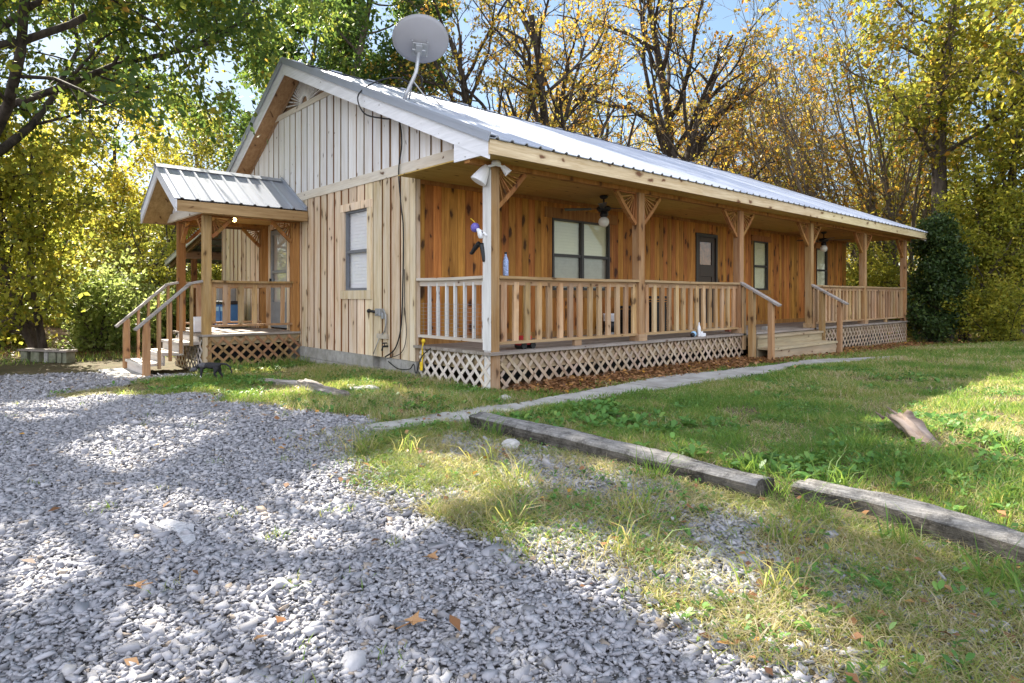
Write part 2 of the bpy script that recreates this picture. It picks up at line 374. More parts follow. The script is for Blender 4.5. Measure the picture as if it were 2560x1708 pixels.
def gz(x, y):
    x = np.asarray(x, float); y = np.asarray(y, float)
    z = .02 - .016 * np.clip(x - 5, 0, 60) - .035 * np.clip(y - 2, 0, 4) + .02 * sstep(8, 14, y)
    lawn = sstep(-1.6, -1.38, x) * sstep(-1.3, -2.2, y)
    z = z + .07 * lawn
    z = z + .09 * np.exp(-(((x - .25) / .75) ** 2 + ((y + 4.5) / .5) ** 2)) + .12 * np.exp(-(((x - 3.0) / 2.4) ** 2 + ((y + 5.0) / 1.0) ** 2))
    z = z + .05 * (fbm(x, y, .35, 1) - .5) * sstep(60, 3, np.hypot(x + 2, y))
    z = z + .02 * (vnoise(x, y, 1.7, 3) - .5)
    far = np.hypot(x - 4, y)
    return z + .02 * np.clip(far - 30, 0, 200)

GRAV = np.array([(-40, 40), (-9, 10.5), (-3.6, 7.0), (-2.4, 6.0), (-1.9, 5.2), (-1.75, 4.75), (-2.7, 4.3), (-3.9, 3.45), (-4.2, 3.1), (-3.5, 2.75), (-2.7, 1.9), (-2.55, 1.1), (-2.4, .4),
                 (-2.15, -.4), (-2.1, -1.1), (-2.7, -1.6), (-3.1, -2.4), (-3.15, -3.0), (-3.05, -3.7), (-3.1, -4.4), (-3.15, -6.5), (-6, -12), (-40, -12)])
def inpoly(x, y, P):
    c = np.zeros(np.shape(x), bool); n = len(P); j = n - 1
    for i in range(n):
        xi, yi = P[i]; xj, yj = P[j]
        k = ((yi > y) != (yj > y)) & (x < (xj - xi) * (y - yi) / (yj - yi + 1e-12) + xi); c ^= k; j = i
    return c
def polydist(x, y, P):
    d = np.full(np.shape(x), 1e9); n = len(P)
    for i in range(n):
        a, b = P[i], P[(i + 1) % n]; ab = b - a; t = np.clip(((x - a[0]) * ab[0] + (y - a[1]) * ab[1]) / (ab @ ab), 0, 1)
        d = np.minimum(d, np.hypot(x - a[0] - t * ab[0], y - a[1] - t * ab[1]))
    return np.where(inpoly(x, y, P), -d, d)
PATH = np.array([(-2.2, -1.02), (-.95, -.95), (-.48, -.98), (.7, -.86), (2.6, -.78), (5.0, -1.05), (6.4, -.95), (8.4, -1.6), (8.2, -2.0), (6.9, -1.95), (5.6, -1.5), (4.2, -1.62), (2.1, -1.42), (.75, -1.36), (-.3, -1.2), (-1.2, -1.38), (-2.25, -1.3)])

def gravel_amount(x, y):
    d = polydist(x, y, GRAV) + .55 * (fbm(x, y, 1.6, 2) - .5)
    g = sstep(.12, -.12, d)
    # the thin, half overgrown gravel between the drive and the timbers
    thin = sstep(-1.4, -1.7, x) * sstep(-1.2, -1.8, y) * (.16 + .70 * sstep(.54, .64, fbm(x, y, 1.3, 4)))
    return np.maximum(g, thin * (g < .5))

def litter_amount(x, y):
    a = sstep(-.95, -.55, y + .25 * (fbm(x, y, 1.1, 3) - .5)) * sstep(.4, .2, y) * sstep(.0, .5, x) * sstep(16.5, 15, x)
    b = .25 * sstep(-.6, .2, x) * sstep(-.9, -.3, y) * (x < 1) * (y < 1.6)
    c = sstep(15.2, 16.2, x) * sstep(-3.0, -1.0, y) * .8
    d = sstep(8.5, 10.5, y + .3 * x) * (x < -.5) * .5
    return np.clip(np.maximum.reduce([a, b, c, d]), 0, 1)

def ground_mesh():
    def axis(lo, hi, a, b, st):
        core = np.arange(a, b + 1e-6, st); k = np.linspace(0, 1, 26)[1:]
        return np.concatenate([(a - (a - lo) * k ** 2.2)[::-1], core, b + (hi - b) * k ** 2.2])
    xs = axis(-260, 320, -6, 17, .09); ys = axis(-120, 320, -7, 13, .09)
    X, Y = np.meshgrid(xs, ys, indexing='ij'); Z = gz(X, Y); nx, ny = X.shape
    i = np.arange(nx * ny).reshape(nx, ny)
    F = np.stack([i[:-1, :-1], i[1:, :-1], i[1:, 1:], i[:-1, 1:]], -1).reshape(-1, 4)
    o = npmesh('ground', np.stack([X, Y, Z], -1).reshape(-1, 3), F, ground_material(), smooth=True)
    me = o.data
    for nm, fn in (('gravel', gravel_amount), ('litter', litter_amount)):
        d = me.attributes.new(nm, 'FLOAT', 'POINT'); d.data.foreach_set('value', fn(X.ravel(), Y.ravel()).astype(np.float32))
    return structure(o)

def ground_material():
    t = NT('ground_soil'); tc = coords(t)
    vo = t.n('TexVoronoi'); vo.inputs['Scale'].default_value = 34; t.l(tc, vo.inputs['Vector'])
    cell = t.n_sep(vo.outputs['Color'])
    st = t.ramp(cell, (.0, (.15, .145, .15)), (.6, (.25, .245, .26)), (1.0, (.40, .385, .375)))
    st = t.mix(t.grey(vo.outputs['Distance'], .25, .62), st, (.085, .08, .075))
    n = t.noise(tc, 2.2, 6, .7); n2 = t.noise(tc, 11, 5, .7); n3 = t.noise(tc, 60, 3, .7)
    soil = t.mix(t.grey(n, .35, .65), (.085, .062, .038), (.15, .115, .07))
    soil = t.mix(t.math('MULTIPLY', t.grey(n2, .45, .6), .6), soil, (.065, .085, .025))
    soil = t.mix(t.math('MULTIPLY', t.grey(n3, .5, .7), .5), soil, (.19, .15, .09))
    lit = t.mix(t.grey(n3, .35, .65), (.10, .045, .02), (.24, .12, .055))
    c = t.mix(t.attr('litter').outputs['Fac'], soil, lit)
    g = t.attr('gravel').outputs['Fac']
    gm = t.grey(t.math('ADD', g, t.math('MULTIPLY', t.math('SUBTRACT', n2, .5), .5)), .4, .6)
    c = t.mix(gm, c, st); t.l(c, t.b.inputs['Base Color']); t.b.inputs['Roughness'].default_value = .95; t.b.inputs['Specular IOR Level'].default_value = .15
    h = t.math('ADD', t.math('MULTIPLY', t.math('SUBTRACT', 1.0, vo.outputs['Distance']), gm), t.math('MULTIPLY', n3, .5)); t.bump(h, .8, .02)
    return t.m
exec_ground = ground_mesh()

# ------------------------------------------------------------------ the house
DZ = .48                      # porch deck
WY = 1.63                     # porch wall plane, the gable wall is the plane x = 0
XE, YB = 15.40, 9.85          # far end wall, back wall
RIDGE = 5.45
def zroof(y): return 2.97 + .424 * (y + .38) if y <= RIDGE else 5.442 - .553 * (y - RIDGE)
house = thing('house', 'low wooden house with pale board and batten gable, long stained front porch and metal roof', 'house')

def wallmap(axis, pos):
    """(along, depth into the house, z) -> world"""
    return (lambda a, d, z: (pos + d, a, z)) if axis == 'x' else (lambda a, d, z: (a, pos + d, z))
def wbox(mb, mp, a0, a1, d0, d1, z0, z1, mi=0, r=None):
    p, q = mp(a0, d0, z0), mp(a1, d1, z1); mb.box(p[0], q[0], p[1], q[1], p[2], q[2], mi, r)
def strip(mb, mp, axis, a0, a1, d0, d1, zb, zt0, zt1, mi=0, r=None):
    """vertical board whose top may slope"""
    c = [mp(a0, d0, zb), mp(a1, d0, zb), mp(a1, d0, zt1), mp(a0, d0, zt0), mp(a0, d1, zb), mp(a1, d1, zb), mp(a1, d1, zt1), mp(a0, d1, zt0)]
    mb.add(c, [(0, 1, 2, 3), (7, 6, 5, 4), (0, 4, 5, 1), (1, 5, 6, 2), (2, 6, 7, 3), (3, 7, 4, 0)], r, mi)
def siding(name, mats, axis, pos, a0, a1, zb, zt, pitch, width, holes=(), lift=.022, back=True, parent=house, off=0, base=.06, jit=.0):
    mp = wallmap(axis, pos); mb = MB()
    def column(x0, x1, d0, d1, r, mi):
        cuts = sorted({x0, x1, *[h[k] for h in holes for k in (0, 1) if x0 < h[k] < x1]} | {b for b in BREAKS if x0 < b < x1})
        for u, v in zip(cuts, cuts[1:]):
            z = [(zb, None)]; mid = (u + v) / 2
            for h in holes:
                if h[0] < mid < h[1]: z = [(zb, h[2]), (h[3], None)]
            for lo, hi in z:
                t0, t1 = (hi, hi) if hi is not None else (zt(u), zt(v))
                if max(t0, t1) > lo + .01: strip(mb, mp, axis, u, v, d0, d1, lo, max(t0, lo + .002), max(t1, lo + .002), mi, r)
    BREAKS = (RIDGE,) if axis == 'x' else ()
    n = int(math.ceil((a1 - a0) / pitch)) + 1
    for i in range(-1, n):
        x0 = a0 + off + i * pitch; r = random.random()
        lo, hi = max(a0, x0), min(a1, x0 + pitch)
        if hi > lo + .005: column(lo + .002, hi - .002, 0, base, r, 1 if lift else 0)
        if lift:
            w = width * (1 + random.uniform(-jit, jit)); b0 = x0 + (pitch - w) / 2; lo, hi = max(a0, b0), min(a1, b0 + w); r = random.random()
            if hi > lo + .01: column(lo, hi, -lift, -.0, r, [0, 0, 1, 1, 0, 1])
    return mb.build(name, mats, parent)

gw = [(2.93, 3.72, 1.24, 2.57), (6.02, 6.90, .52, 2.50)]             # gable window and side door openings
siding('gable_wall', ['gable', 'gable_edge'], 'x', 0, WY, YB, .25, lambda y: 2.95, .26, .222, gw, off=.12, jit=.15)
siding('gable_siding', ['gable_top', 'gable_top_edge'], 'x', 0, .05, YB + .3, 3.06, lambda y: min(4.62, zroof(y) - .17), .26, .224, off=.16, jit=.12)
pw = [(2.72, 4.25, 1.26, 2.51), (7.13, 8.02, .50, 2.55), (9.68, 10.43, 1.31, 2.53), (13.27, 14.03, 1.31, 2.53)]
siding('porch_wall', ['porch_wall'], 'y', WY, 0, XE, .40, lambda x: 2.84, .145, .1, pw, lift=0)
siding('end_wall', ['gable', 'gable_edge'], 'x', XE - .08, WY, YB, .1, lambda y: zroof(y) - .2, .26, .13)
siding('back_wall', ['gable', 'gable_edge'], 'y', YB - .06, 0, XE, .1, lambda x: 2.7, .26, .13, lift=0)
MB().box(-.012, .05, WY - .022, WY - .001, .25, 2.92).box(-.036, -.0245, WY - .022, WY + .11, .25, 2.92).build('corner_board', 'gable', house)
MB().box(-.040, -.001, -.02, 9.9, 2.925, 3.075).build('band_board', 'band', house)
# sunburst in the gable peak
mb = MB(); mb.box(-.05, -.026, 3.62, 7.05, 4.605, 4.70); mb.build('peak_board', 'band', house)
mb = MB(); mb.prism([(3.7, 4.63), (6.9, 4.63), (RIDGE, 5.24)], 0, .02, .06); mb.build('peak_backing', 'gable_top_edge', house)
mb = MB()
for i in range(25):
    a = R(8 + 164 * i / 24); c, s_ = math.cos(a), math.sin(a); L = .2
    while L < 1.9 and 4.70 + s_ * L < zroof(5.3 + c * L) - .2: L += .01
    if L > .24: mb.beam((-.008, 5.3 + c * .14, 4.70 + s_ * .14), (-.008, 5.3 + c * L, 4.70 + s_ * L), .018, .028 * L + .012, up=(1, 0, 0))
mb.build('peak_sunburst', 'gable_top', house)

# roof sheets with ribs running down the slope
def ribbed(p0, p1, q0, q1, pitch, mb, h=.022, thick=.012):
    """p0->p1 along the eave, q0->q1 the matching ridge points"""
    p0, p1, q0, q1 = map(Vector, (p0, p1, q0, q1)); L = (p1 - p0).length; n = int(L / pitch); up = (p1 - p0).cross(q0 - p0).normalized()
    if up.z < 0: up = -up
    prof = [(0, 0)]
    for i in range(n + 1):
        x = (i + .5) * pitch
        if x + .05 < L: prof += [(x - .032, 0), (x - .014, h), (x + .014, h), (x + .032, 0)]
    prof.append((L, 0)); v = []; m = len(prof)
    for z0 in (0, -thick):
        for e0, e1 in ((p0, p1), (q0, q1)):
            for x, z in prof: v.append(e0 + (e1 - e0) * (x / L) + up * (z + z0))
    f = [(i, i + 1, m + i + 1, m + i) for i in range(m - 1)] + [(2 * m + i + 1, 2 * m + i, 3 * m + i, 3 * m + i + 1) for i in range(m - 1)]
    f += [(i + 1, i, 2 * m + i, 2 * m + i + 1) for i in range(m - 1)] + [(m + i, m + i + 1, 3 * m + i + 1, 3 * m + i) for i in range(m - 1)]
    f += [(0, m, 3 * m, 2 * m), (m - 1, 3 * m - 1, 4 * m - 1, 2 * m - 1)]
    mb.add(v, f, .5)
X0, X1 = -.37, 15.86
ye, yl = -.42, 10.25
mb = MB()
ribbed((X0, ye, zroof(ye) + .01), (X1, ye, zroof(ye) + .01), (X0, RIDGE, zroof(RIDGE) + .01), (X1, RIDGE, zroof(RIDGE) + .01), .229, mb)
ribbed((X0, yl, zroof(yl) + .01), (X1, yl, zroof(yl) + .01), (X0, RIDGE, zroof(RIDGE) + .01), (X1, RIDGE, zroof(RIDGE) + .01), .229, mb)
roof = mb.build('roof', 'roof', house)
mb = MB(); zt = zroof(RIDGE) + .045
mb.add([(X0 - .01, RIDGE - .16, zt - .062), (X1, RIDGE - .16, zt - .062), (X1, RIDGE, zt), (X0 - .01, RIDGE, zt), (X0 - .01, RIDGE + .16, zt - .080), (X1, RIDGE + .16, zt - .080)], [(0, 1, 2, 3), (3, 2, 5, 4)], .5)
for k in range(22):
    x = X0 + .1 + k * .76; mb.beam((x, RIDGE - .19, zt - .072), (x + .22, RIDGE - .19, zt - .072), .05, .02)
mb.build('ridge_cap', 'roof', roof)
mb = MB()                                            # angled metal trim along both rakes
for y0, y1 in ((ye, RIDGE), (RIDGE, yl)):
    mb.beam((X0 - .005, y0, zroof(y0) + .012), (X0 - .005, y1, zroof(y1) + .012), .012, .11, up=(0, 0, 1))
    mb.beam((X0 + .06, y0, zroof(y0) + .040), (X0 + .06, y1, zroof(y1) + .040), .15, .010, up=(0, 0, 1))
mb.build('rake_trim', 'roof', roof)
# rake boards, boxed eave return, soffits, fascia
def rake(x0, x1, y0, y1, top, deep, mb, r=None):
    mb.prism([(y0, zroof(y0) - top), (y1, zroof(y1) - top), (y1, zroof(y1) - top - deep), (y0, zroof(y0) - top - deep)], 0, x0, x1, r=r)
for xs in ((-.345, -.318), (15.80, 15.83)):
    mb = MB(); rake(xs[0], xs[1], -.36, 2.7, .012, .235, mb); rake(xs[0], xs[1], 2.702, RIDGE, .012, .235, mb); rake(xs[0], xs[1], RIDGE + .001, yl, .012, .235, mb)
    if xs[0] < 0: mb.prism([(-.361, 2.79), (.30, 2.79), (.30, zroof(.30) - .25), (-.361, 2.80)], 0, -.338, -.317)
    mb.build('barge_board', 'barge', house)
mb = MB(); rake(-.316, -.002, RIDGE, yl - .02, .20, .014, mb); mb.build('rake_soffit', 'soffit', house)
mb = MB(); rake(-.316, -.002, .32, RIDGE - .01, .20, .014, mb); mb.build('rake_soffit', 'soffit', house)
mb = MB(); rake(-.045, -.026, RIDGE + .05, yl - .4, .216, .075, mb); rake(-.045, -.026, .35, RIDGE, .216, .06, mb); mb.build('rake_trim_board', 'rail_x', house)
mb = MB()
for a, b in ((-.344, 4.1), (4.102, 8.6), (8.602, 12.9), (12.902, 15.83)): mb.box(a, b, -.390, -.362, 2.785, 2.955)
mb.build('fascia', 'fascia', house)
mb = MB()
for i in range(14):
    a = -.316 + i * 1.15; mb.box(a, min(a + 1.145, 15.79), -.36, WY - .03, 2.812, 2.828)
mb.build('porch_ceiling', 'ceiling', house)
mb = MB().box(.02, XE, WY - .021, WY - .002, 2.755, 2.812).box(-.316, 15.8, .02, .12, 2.752, 2.811); mb.build('ceiling_trim', 'post_orange', house)
MB().box(.02, XE, WY - .024, WY - .002, DZ, DZ + .10).build('base_trim', 'post_orange', house)

# windows and doors
def window(axis, pos, a0, a1, z0, z1, n, fm, up, low, head=None, trim=None, sash=.49):
    mp = wallmap(axis, pos); mb = MB(); w = .035
    wbox(mb, mp, a0, a0 + w, -.012, .05, z0, z1); wbox(mb, mp, a1 - w, a1, -.012, .05, z0, z1)
    wbox(mb, mp, a0 + w, a1 - w, -.012, .05, z1 - w, z1); wbox(mb, mp, a0 + w, a1 - w, -.014, .05, z0, z0 + w * 1.2)
    for k in range(1, n):
        c = a0 + (a1 - a0) * k / n; wbox(mb, mp, c - .032, c + .032, -.015, .05, z0 + w * 1.2, z1 - w)
    zm = z0 + (z1 - z0) * sash
    for k in range(n):
        b0 = a0 + (a1 - a0) * k / n + (w if k == 0 else .032); b1 = a0 + (a1 - a0) * (k + 1) / n - (w if k == n - 1 else .032)
        wbox(mb, mp, b0, b1, -.004, .04, zm - .028, zm + .022)
        wbox(mb, mp, b0, b0 + .02, .0, .03, z0 + w * 1.2, zm - .028); wbox(mb, mp, b1 - .02, b1, .0, .03, z0 + w * 1.2, zm - .028)
    f = mb.build('window', fm, house)
    MB().add([mp(a0 + .01, .022, z0 + .02), mp(a1 - .01, .022, z0 + .02), mp(a1 - .01, .022, z1 - .01), mp(a0 + .01, .022, z1 - .01)], [(0, 1, 2, 3)]).build('pane', 'glass', f)
    mb = MB(); k = 0
    zz = z1 - w
    while zz > z0 + .03:                                   # slatted blind
        wbox(mb, mp, a0 + .012, a1 - .012, .062 + .006 * (k % 2), .085, zz - .0265, zz, 0 if zz > zm else 1, .5); zz -= .027; k += 1
    mb.build('blind', [up, low], f)
    if head:
        mb = MB(); wbox(mb, mp, a0 - head[0], a1 + head[0], -.03, -.001, z1 - .004, z1 + head[1]); mb.build('window_head', head[3], f)
        mb = MB(); wbox(mb, mp, a0 - head[0] * .9, a1 + head[0] * .9, -.026, -.001, z0 - head[2], z0 - .002)
        mb.build('window_sill', head[3], f)
    if trim:
        mb = MB(); t, dd = trim[0], -.046
        wbox(mb, mp, a0 - t, a1 + t, dd - .003, -.001, z1 - .005, z1 + t); wbox(mb, mp, a0 - t, a1 + t, dd - .003, -.001, z0 - t - .02, z0 + .004)
        wbox(mb, mp, a0 - t, a0 + .005, dd, -.001, z0 + .006, z1 - .007); wbox(mb, mp, a1 - .005, a1 + t, dd, -.001, z0 + .006, z1 - .007)
        mb.build('window_trim', trim[1], f)
    return f
window('x', 0, 2.94, 3.71, 1.255, 2.555, 1, 'greyframe', 'blind_white', 'blind_white', trim=(.115, 'gable'))
window('y', WY, 2.73, 4.24, 1.27, 2.50, 2, 'bronze', 'blind_cream', 'blind_grey', head=(.19, .17, .13, 'post_orange'))
window('y', WY, 9.69, 10.42, 1.32, 2.52, 1, 'bronze', 'blind_cream', 'blind_cream', head=(.13, .13, .10, 'post_orange'))
window('y', WY, 13.28, 14.02, 1.32, 2.52, 1, 'bronze', 'blind_cream', 'blind_cream', head=(.13, .13, .10, 'post_orange'))
mb = MB(); mb.box(7.14, 7.20, WY - .02, WY + .05, .5, 2.54).box(7.95, 8.01, WY - .02, WY + .05, .5, 2.54).box(7.2, 7.95, WY - .02, WY + .05, 2.47, 2.54)
door = MB()
door.box(7.20, 7.33, WY + .01, WY + .05, .5, 2.47).box(7.82, 7.95, WY + .01, WY + .05, .5, 2.47).box(7.33, 7.82, WY + .01, WY + .05, 2.36, 2.47).box(7.33, 7.82, WY + .01, WY + .05, 1.60, 1.86).box(7.33, 7.82, WY + .025, WY + .05, .62, 1.60).box(7.33, 7.82, WY + .01, WY + .05, .5, .62)
dr = door.build('front_door', 'door', house, bevel=.004)
mb.build('door_frame', 'bronze', dr)
MB().add([(7.33, WY + .028, 1.86), (7.82, WY + .028, 1.86), (7.82, WY + .028, 2.36), (7.33, WY + .028, 2.36)], [(0, 1, 2, 3)]).build('pane', 'glass', dr)
MB().box(7.33, 7.82, WY + .045, WY + .05, 1.86, 2.36).build('curtain', 'door_glass_back', dr)
MB().ball((7.27, WY - .03, 1.45), .032).tube([(7.27, WY + .02, 1.45), (7.27, WY - .03, 1.45)], .012).build('handle', 'iron', dr, smooth=True)
# side storm door
mb = MB(); y0, y1, z0, z1 = 6.04, 6.88, .55, 2.48
for a in ((y0, y0 + .07, z0, z1), (y1 - .07, y1, z0, z1), (y0 + .07, y1 - .07, z1 - .09, z1), (y0 + .07, y1 - .07, z0, z0 + .5), (y0 + .07, y1 - .07, 1.62, 1.68)): mb.box(-.02, .03, *a)
sd_ = mb.build('storm_door', 'stormdoor', house, bevel=.004)
MB().add([(.0, y0 + .07, z0 + .5), (.0, y1 - .07, z0 + .5), (.0, y1 - .07, z1 - .09), (.0, y0 + .07, z1 - .09)], [(0, 1, 2, 3)]).build('pane', 'glass', sd_)
MB().box(.035, .05, y0, y1, z0, z1).build('inner_door', 'stormback', sd_)
MB().box(-.055, -.02, y1 - .055, y1 - .02, 1.38, 1.52).box(-.075, -.055, y1 - .05, y1 - .025, 1.32, 1.45).build('handle', 'iron', sd_)
mb = MB(); mb.box(-.032, -.0, y0 - .09, y0 - .002, .52, 2.58).box(-.032, -.0, y1 + .002, y1 + .09, .52, 2.58); mb.build('door_trim', 'gable', sd_)

# block foundation
mb = MB()
y = WY - .02; k = 0
for row, (za, zb_) in enumerate(((.055, .248), (-.16, .05))):
    y = WY - .02 - (.2 if row else 0)
    while y < YB:
        a, b = max(y, WY - .02), min(y + .40, YB)
        if not (2.28 < (a + b) / 2 < 2.66 and row == 0) and b > a: mb.box(-.02 + .012 * (row == 1) * -1 + random.uniform(-.006, .006), .16, a + .003, b - .003, za, zb_)
        y += .40
mb.box(.10, .2, WY, YB, -.2, .26); mb.build('foundation', 'block', house, bevel=.006)

# posts with sunburst brackets
def bracket(mb, c, d, s=.48, th=.055, w=.05):
    """c: inner top corner at post and beam, d: unit direction along the beam"""
    c, d = Vector(c), Vector(d); n = d.cross(Vector((0, 0, 1)))
    P = lambda a, b: c + d * a - Vector((0, 0, b))
    mb.beam(P(.008, .0), P(.008, s), th * .7, .016, up=d)
    mb.beam(P(.0, .012), P(s, .012), th * .7, .02)
    bow = [P(.015, s - .0), P(s * .30, s * .76), P(s * .55, s * .52), P(s * .77, s * .28), P(s, .02)]
    for u_, v_ in zip(bow, bow[1:]): mb.beam(u_, v_, th, .06, up=n)
    for i in range(6):
        a = R(12 + 66 * i / 5); t0, t1 = .05, s * 1.0 / (math.cos(a) + math.sin(a)) - .01
        mb.beam(P(.02 + math.cos(a) * t0, .03 + math.sin(a) * t0), P(.01 + math.cos(a) * t1, .015 + math.sin(a) * t1), .014, .018, up=n, w2=.014, h2=.05)
PX = [0, 2.96, 6.015, 9.076, 12.20, 15.27]
def pz(x): return float(gz(x, -.1)) - .15
for i, x in enumerate(PX):
    mb = MB(); mb.box(x, x + .14, 0, .14, -.25 if i in (0, 5) else DZ, 2.752, [0, 0, 0, 0, 1 if i == 0 else 0, 0], .35 + .1 * i)
    p = mb.build('porch_post', ['post', 'bleached'] if i == 0 else 'post', house, bevel=.006, label='bleached corner porch post' if i == 0 else None)
    if i == 0:
        MB().box(-.019, -.002, -.004, .135, DZ + .02, 2.70, [0] * 6, .4).build('bleached_facing', 'bleached', p)
    for sg in ((1,) if i == 0 else (-1,) if i == 5 else (-1, 1)):
        mb = MB(); bracket(mb, (x + (.14 if sg > 0 else 0), .07, 2.752), (sg, 0, 0)); mb.build('bracket', 'post_orange', p)
    if 0 < i < 5: MB().box(x - .035, x + .175, -.02, .16, DZ + .003, DZ + .10).build('post_foot', 'rail_x', p)

# porch deck
mb = MB(); y = -.06
while y < WY - .03:
    mb.box(-.05, 15.45, y, y + .136, DZ - .035, DZ); y += .142
mb.build('porch_deck', 'deck', house)
mb = MB().box(.02, 15.42, .012, .05, .235, DZ - .036).box(.03, .07, .05, WY, .235, DZ - .036); mb.build('rim_joist', 'joist', house)

# lattice skirts
def lattice(name, mat, o, d, L, zt, zbf, pitch=.135, w=.042, parent=house):
    """o: corner, d: unit direction, panel height from zbf(t) to zt"""
    o, d = Vector(o), Vector(d); nrm = Vector((d.y, -d.x, 0)); mb = MB()
    q = np.linspace(0, 2.0, 401)
    for layer, sg in ((0, 1), (1, -1)):
        k = -6; st = pitch * 1.414
        while True:
            a0 = k * st - (2.0 if sg < 0 else 0) - .2; k += 1
            if a0 > L + 2: break
            al = a0 + q; z = (-.6 + q) if sg > 0 else (1.2 - q)          # clip each diagonal slat to the panel
            ok = np.nonzero((al >= 0) & (al <= L) & (z >= zbf(al)) & (z <= zt))[0]
            if len(ok) > 8:
                i, j = ok[0], ok[-1]; h = nrm * (.006 + .0075 * layer)
                mb.beam(o + d * float(al[i]) + h + Vector((0, 0, float(z[i]))), o + d * float(al[j]) + h + Vector((0, 0, float(z[j]))), w, .007, up=nrm)
    return mb.build(name, mat, parent)
lattice('lattice', 'lattice', (.15, .0, 0), (1, 0, 0), 5.95, DZ - .055, lambda t: gz(.15 + t, 0 * t) - .03)
lattice('lattice', 'lattice', (9.3, .0, 0), (1, 0, 0), 6.0, DZ - .05, lambda t: gz(9.3 + t, 0 * t) - .03)
lattice('lattice', 'lattice_pale', (.0, WY - .1, 0), (0, -1, 0), WY - .1, DZ - .05, lambda t: gz(0 * t, WY - .1 - t) - .03)
mb = MB().box(-.012, .13, -.02, -.003, -.1, DZ - .037).box(.0, .02, .13, .19, -.1, DZ - .04); mb.build('lattice_corner_board', 'baluster', house)
MB().box(.25, 15.3, .5, .55, -.3, DZ - .04).build('crawl_space_shade', 'black', house)  # black sheet standing in for the shade under the deck

# railings: each baluster a piece of its own
def railing(o, d, L, z, pitch=.205, bw=.089, bt=.038, mat='rail_x', bmat='baluster', face=-1, first=.21, mb_low=.58, top_mat=None, sag=.008):
    o, d = Vector(o), Vector(d); n = Vector((d.y, -d.x, 0)); P = lambda t, s, zz: o + d * t + n * s + Vector((0, 0, zz))
    mb = MB(); m = 4
    for k in range(m):
        t0, t1 = L * k / m, L * (k + 1) / m; s0, s1 = [-sag * math.sin(math.pi * t / L) for t in (t0, t1)]
        mb.beam(P(t0, .012, z - .019 + s0), P(t1, .012, z - .019 + s1), .125, .036, r=.4)
        mb.beam(P(t0, .0, z - .075 + s0), P(t1, .0, z - .075 + s1), .036, .075, r=.6)
    rl = mb.build('railing', mat, house)
    MB().beam(P(0, 0, mb_low), P(L, 0, mb_low), .085, .036).build('bottom_rail', mat, rl)
    t = first
    while t < L - .04:
        b = MB(); t1 = t + bw / 2 + random.uniform(-.008, .008)
        b.beam(P(t1, .002, mb_low + .018), P(t1 + random.uniform(-.008, .008), .002, z - .074), bw * random.uniform(.93, 1.06), bt, up=n)
        b.build('baluster', bmat, rl); t += pitch
    return rl
railing((.14, .07, 0), (1, 0, 0), 2.82, 1.42, first=.07)
railing((3.10, .07, 0), (1, 0, 0), 2.915, 1.42, first=.09)
railing((9.216, .07, 0), (1, 0, 0), 2.984, 1.42, first=.1)
railing((12.34, .07, 0), (1, 0, 0), 2.93, 1.42, first=.1)
railing((.05, WY - .03, 0), (0, -1, 0), WY - .17, 1.42, first=.21, pitch=.197, bw=.036, bt=.036, mat='rail_y', bmat='bleached', mb_low=.61)
railing((15.33, .14, 0), (0, 1, 0), WY - .2, 1.42, first=.1, mat='rail_x')
for x in (1.55, 4.5, 10.7, 13.8): MB().box(x, x + .14, .04, .09, DZ + .002, .56).build('rail_block', 'rail_x', house)
# wire fencing laid over the side railing
mb = MB()
for k in range(9): mb.tube([(-.012, .0 + .14, .66 + k * .05), (-.012, 1.5, .66 + k * .05)], .0016, 4)
for k in range(14): mb.tube([(-.012, .14 + k * .1, .63), (-.012, .14 + k * .1, 1.08)], .0016, 4)
mb.build('wire_mesh', 'greymetal', house)

# front steps with handrails
mb = MB()
mb.box(6.2, 9.06, -.27, .0, .385, .428).box(6.2, 9.06, -.56, -.22, .185, .228); tread = mb.build('front_steps', 'step', house, bevel=.004)
MB().box(6.22, 9.04, -.24, -.2, -.1, .384).box(6.22, 9.04, -.53, -.49, -.1, .184).build('riser', 'step', tread)
for x in (6.08, 9.15):
    mb = MB(); mb.beam((x, .02, 1.42), (x, -.72, 1.0), .13, .04, r=.3); hr = mb.build('handrail', 'grey_rail', house, bevel=.004)
    for yy, w in ((-.20, .135), (-.56, .095)):
        zt_ = 1.40 + (yy - .02) * .568; g = float(gz(x, yy)) - .1
        MB().box(x - w / 2, x + w / 2, yy - .045, yy + .045, g, zt_).build('newel', 'post', hr, bevel=.004)
    MB().box(x - .045, x + .045, -.06, -.022, DZ - .3, 1.33).build('baluster', 'baluster', hr)

# ---------------- side porch on the gable end
PY0, PY1, PXF = 5.45, 7.10, -1.70
pd = MB(); y = PY0 - .03
while y < PY1 + .02: pd.box(PXF - .03, -.03, y, y + .135, DZ + .005, DZ + .04); y += .14
sp = pd.build('side_deck', 'deck', house)
MB().box(PXF, -.04, PY0 + .01, PY0 + .045, .34, DZ + .004).box(PXF, PXF + .04, PY0 + .05, PY1, .34, DZ + .004).build('rim_joist', 'joist', sp)
MB().box(PXF + .05, -.05, PY0 + .5, PY0 + .54, -.3, .3).build('crawl_space_shade', 'black', sp)  # black sheet painted in as the dark below the side deck
lattice('lattice', 'lattice_brown', (PXF + .04, PY0 - .005, 0), (1, 0, 0), 1.62, DZ - .01, lambda t: gz(PXF + t, PY0 + 0 * t) - .03)
lattice('lattice', 'lattice_pale', (PXF - .008, PY1, 0), (0, -1, 0), PY1 - PY0 - .03, DZ - .05, lambda t: gz(PXF + 0 * t, PY0 + 0 * t) - .03)
MB().box(PXF - .02, PXF + .06, PY0 - .02, PY0 - .008, -.2, DZ).build('lattice_corner_board', 'lattice', house)
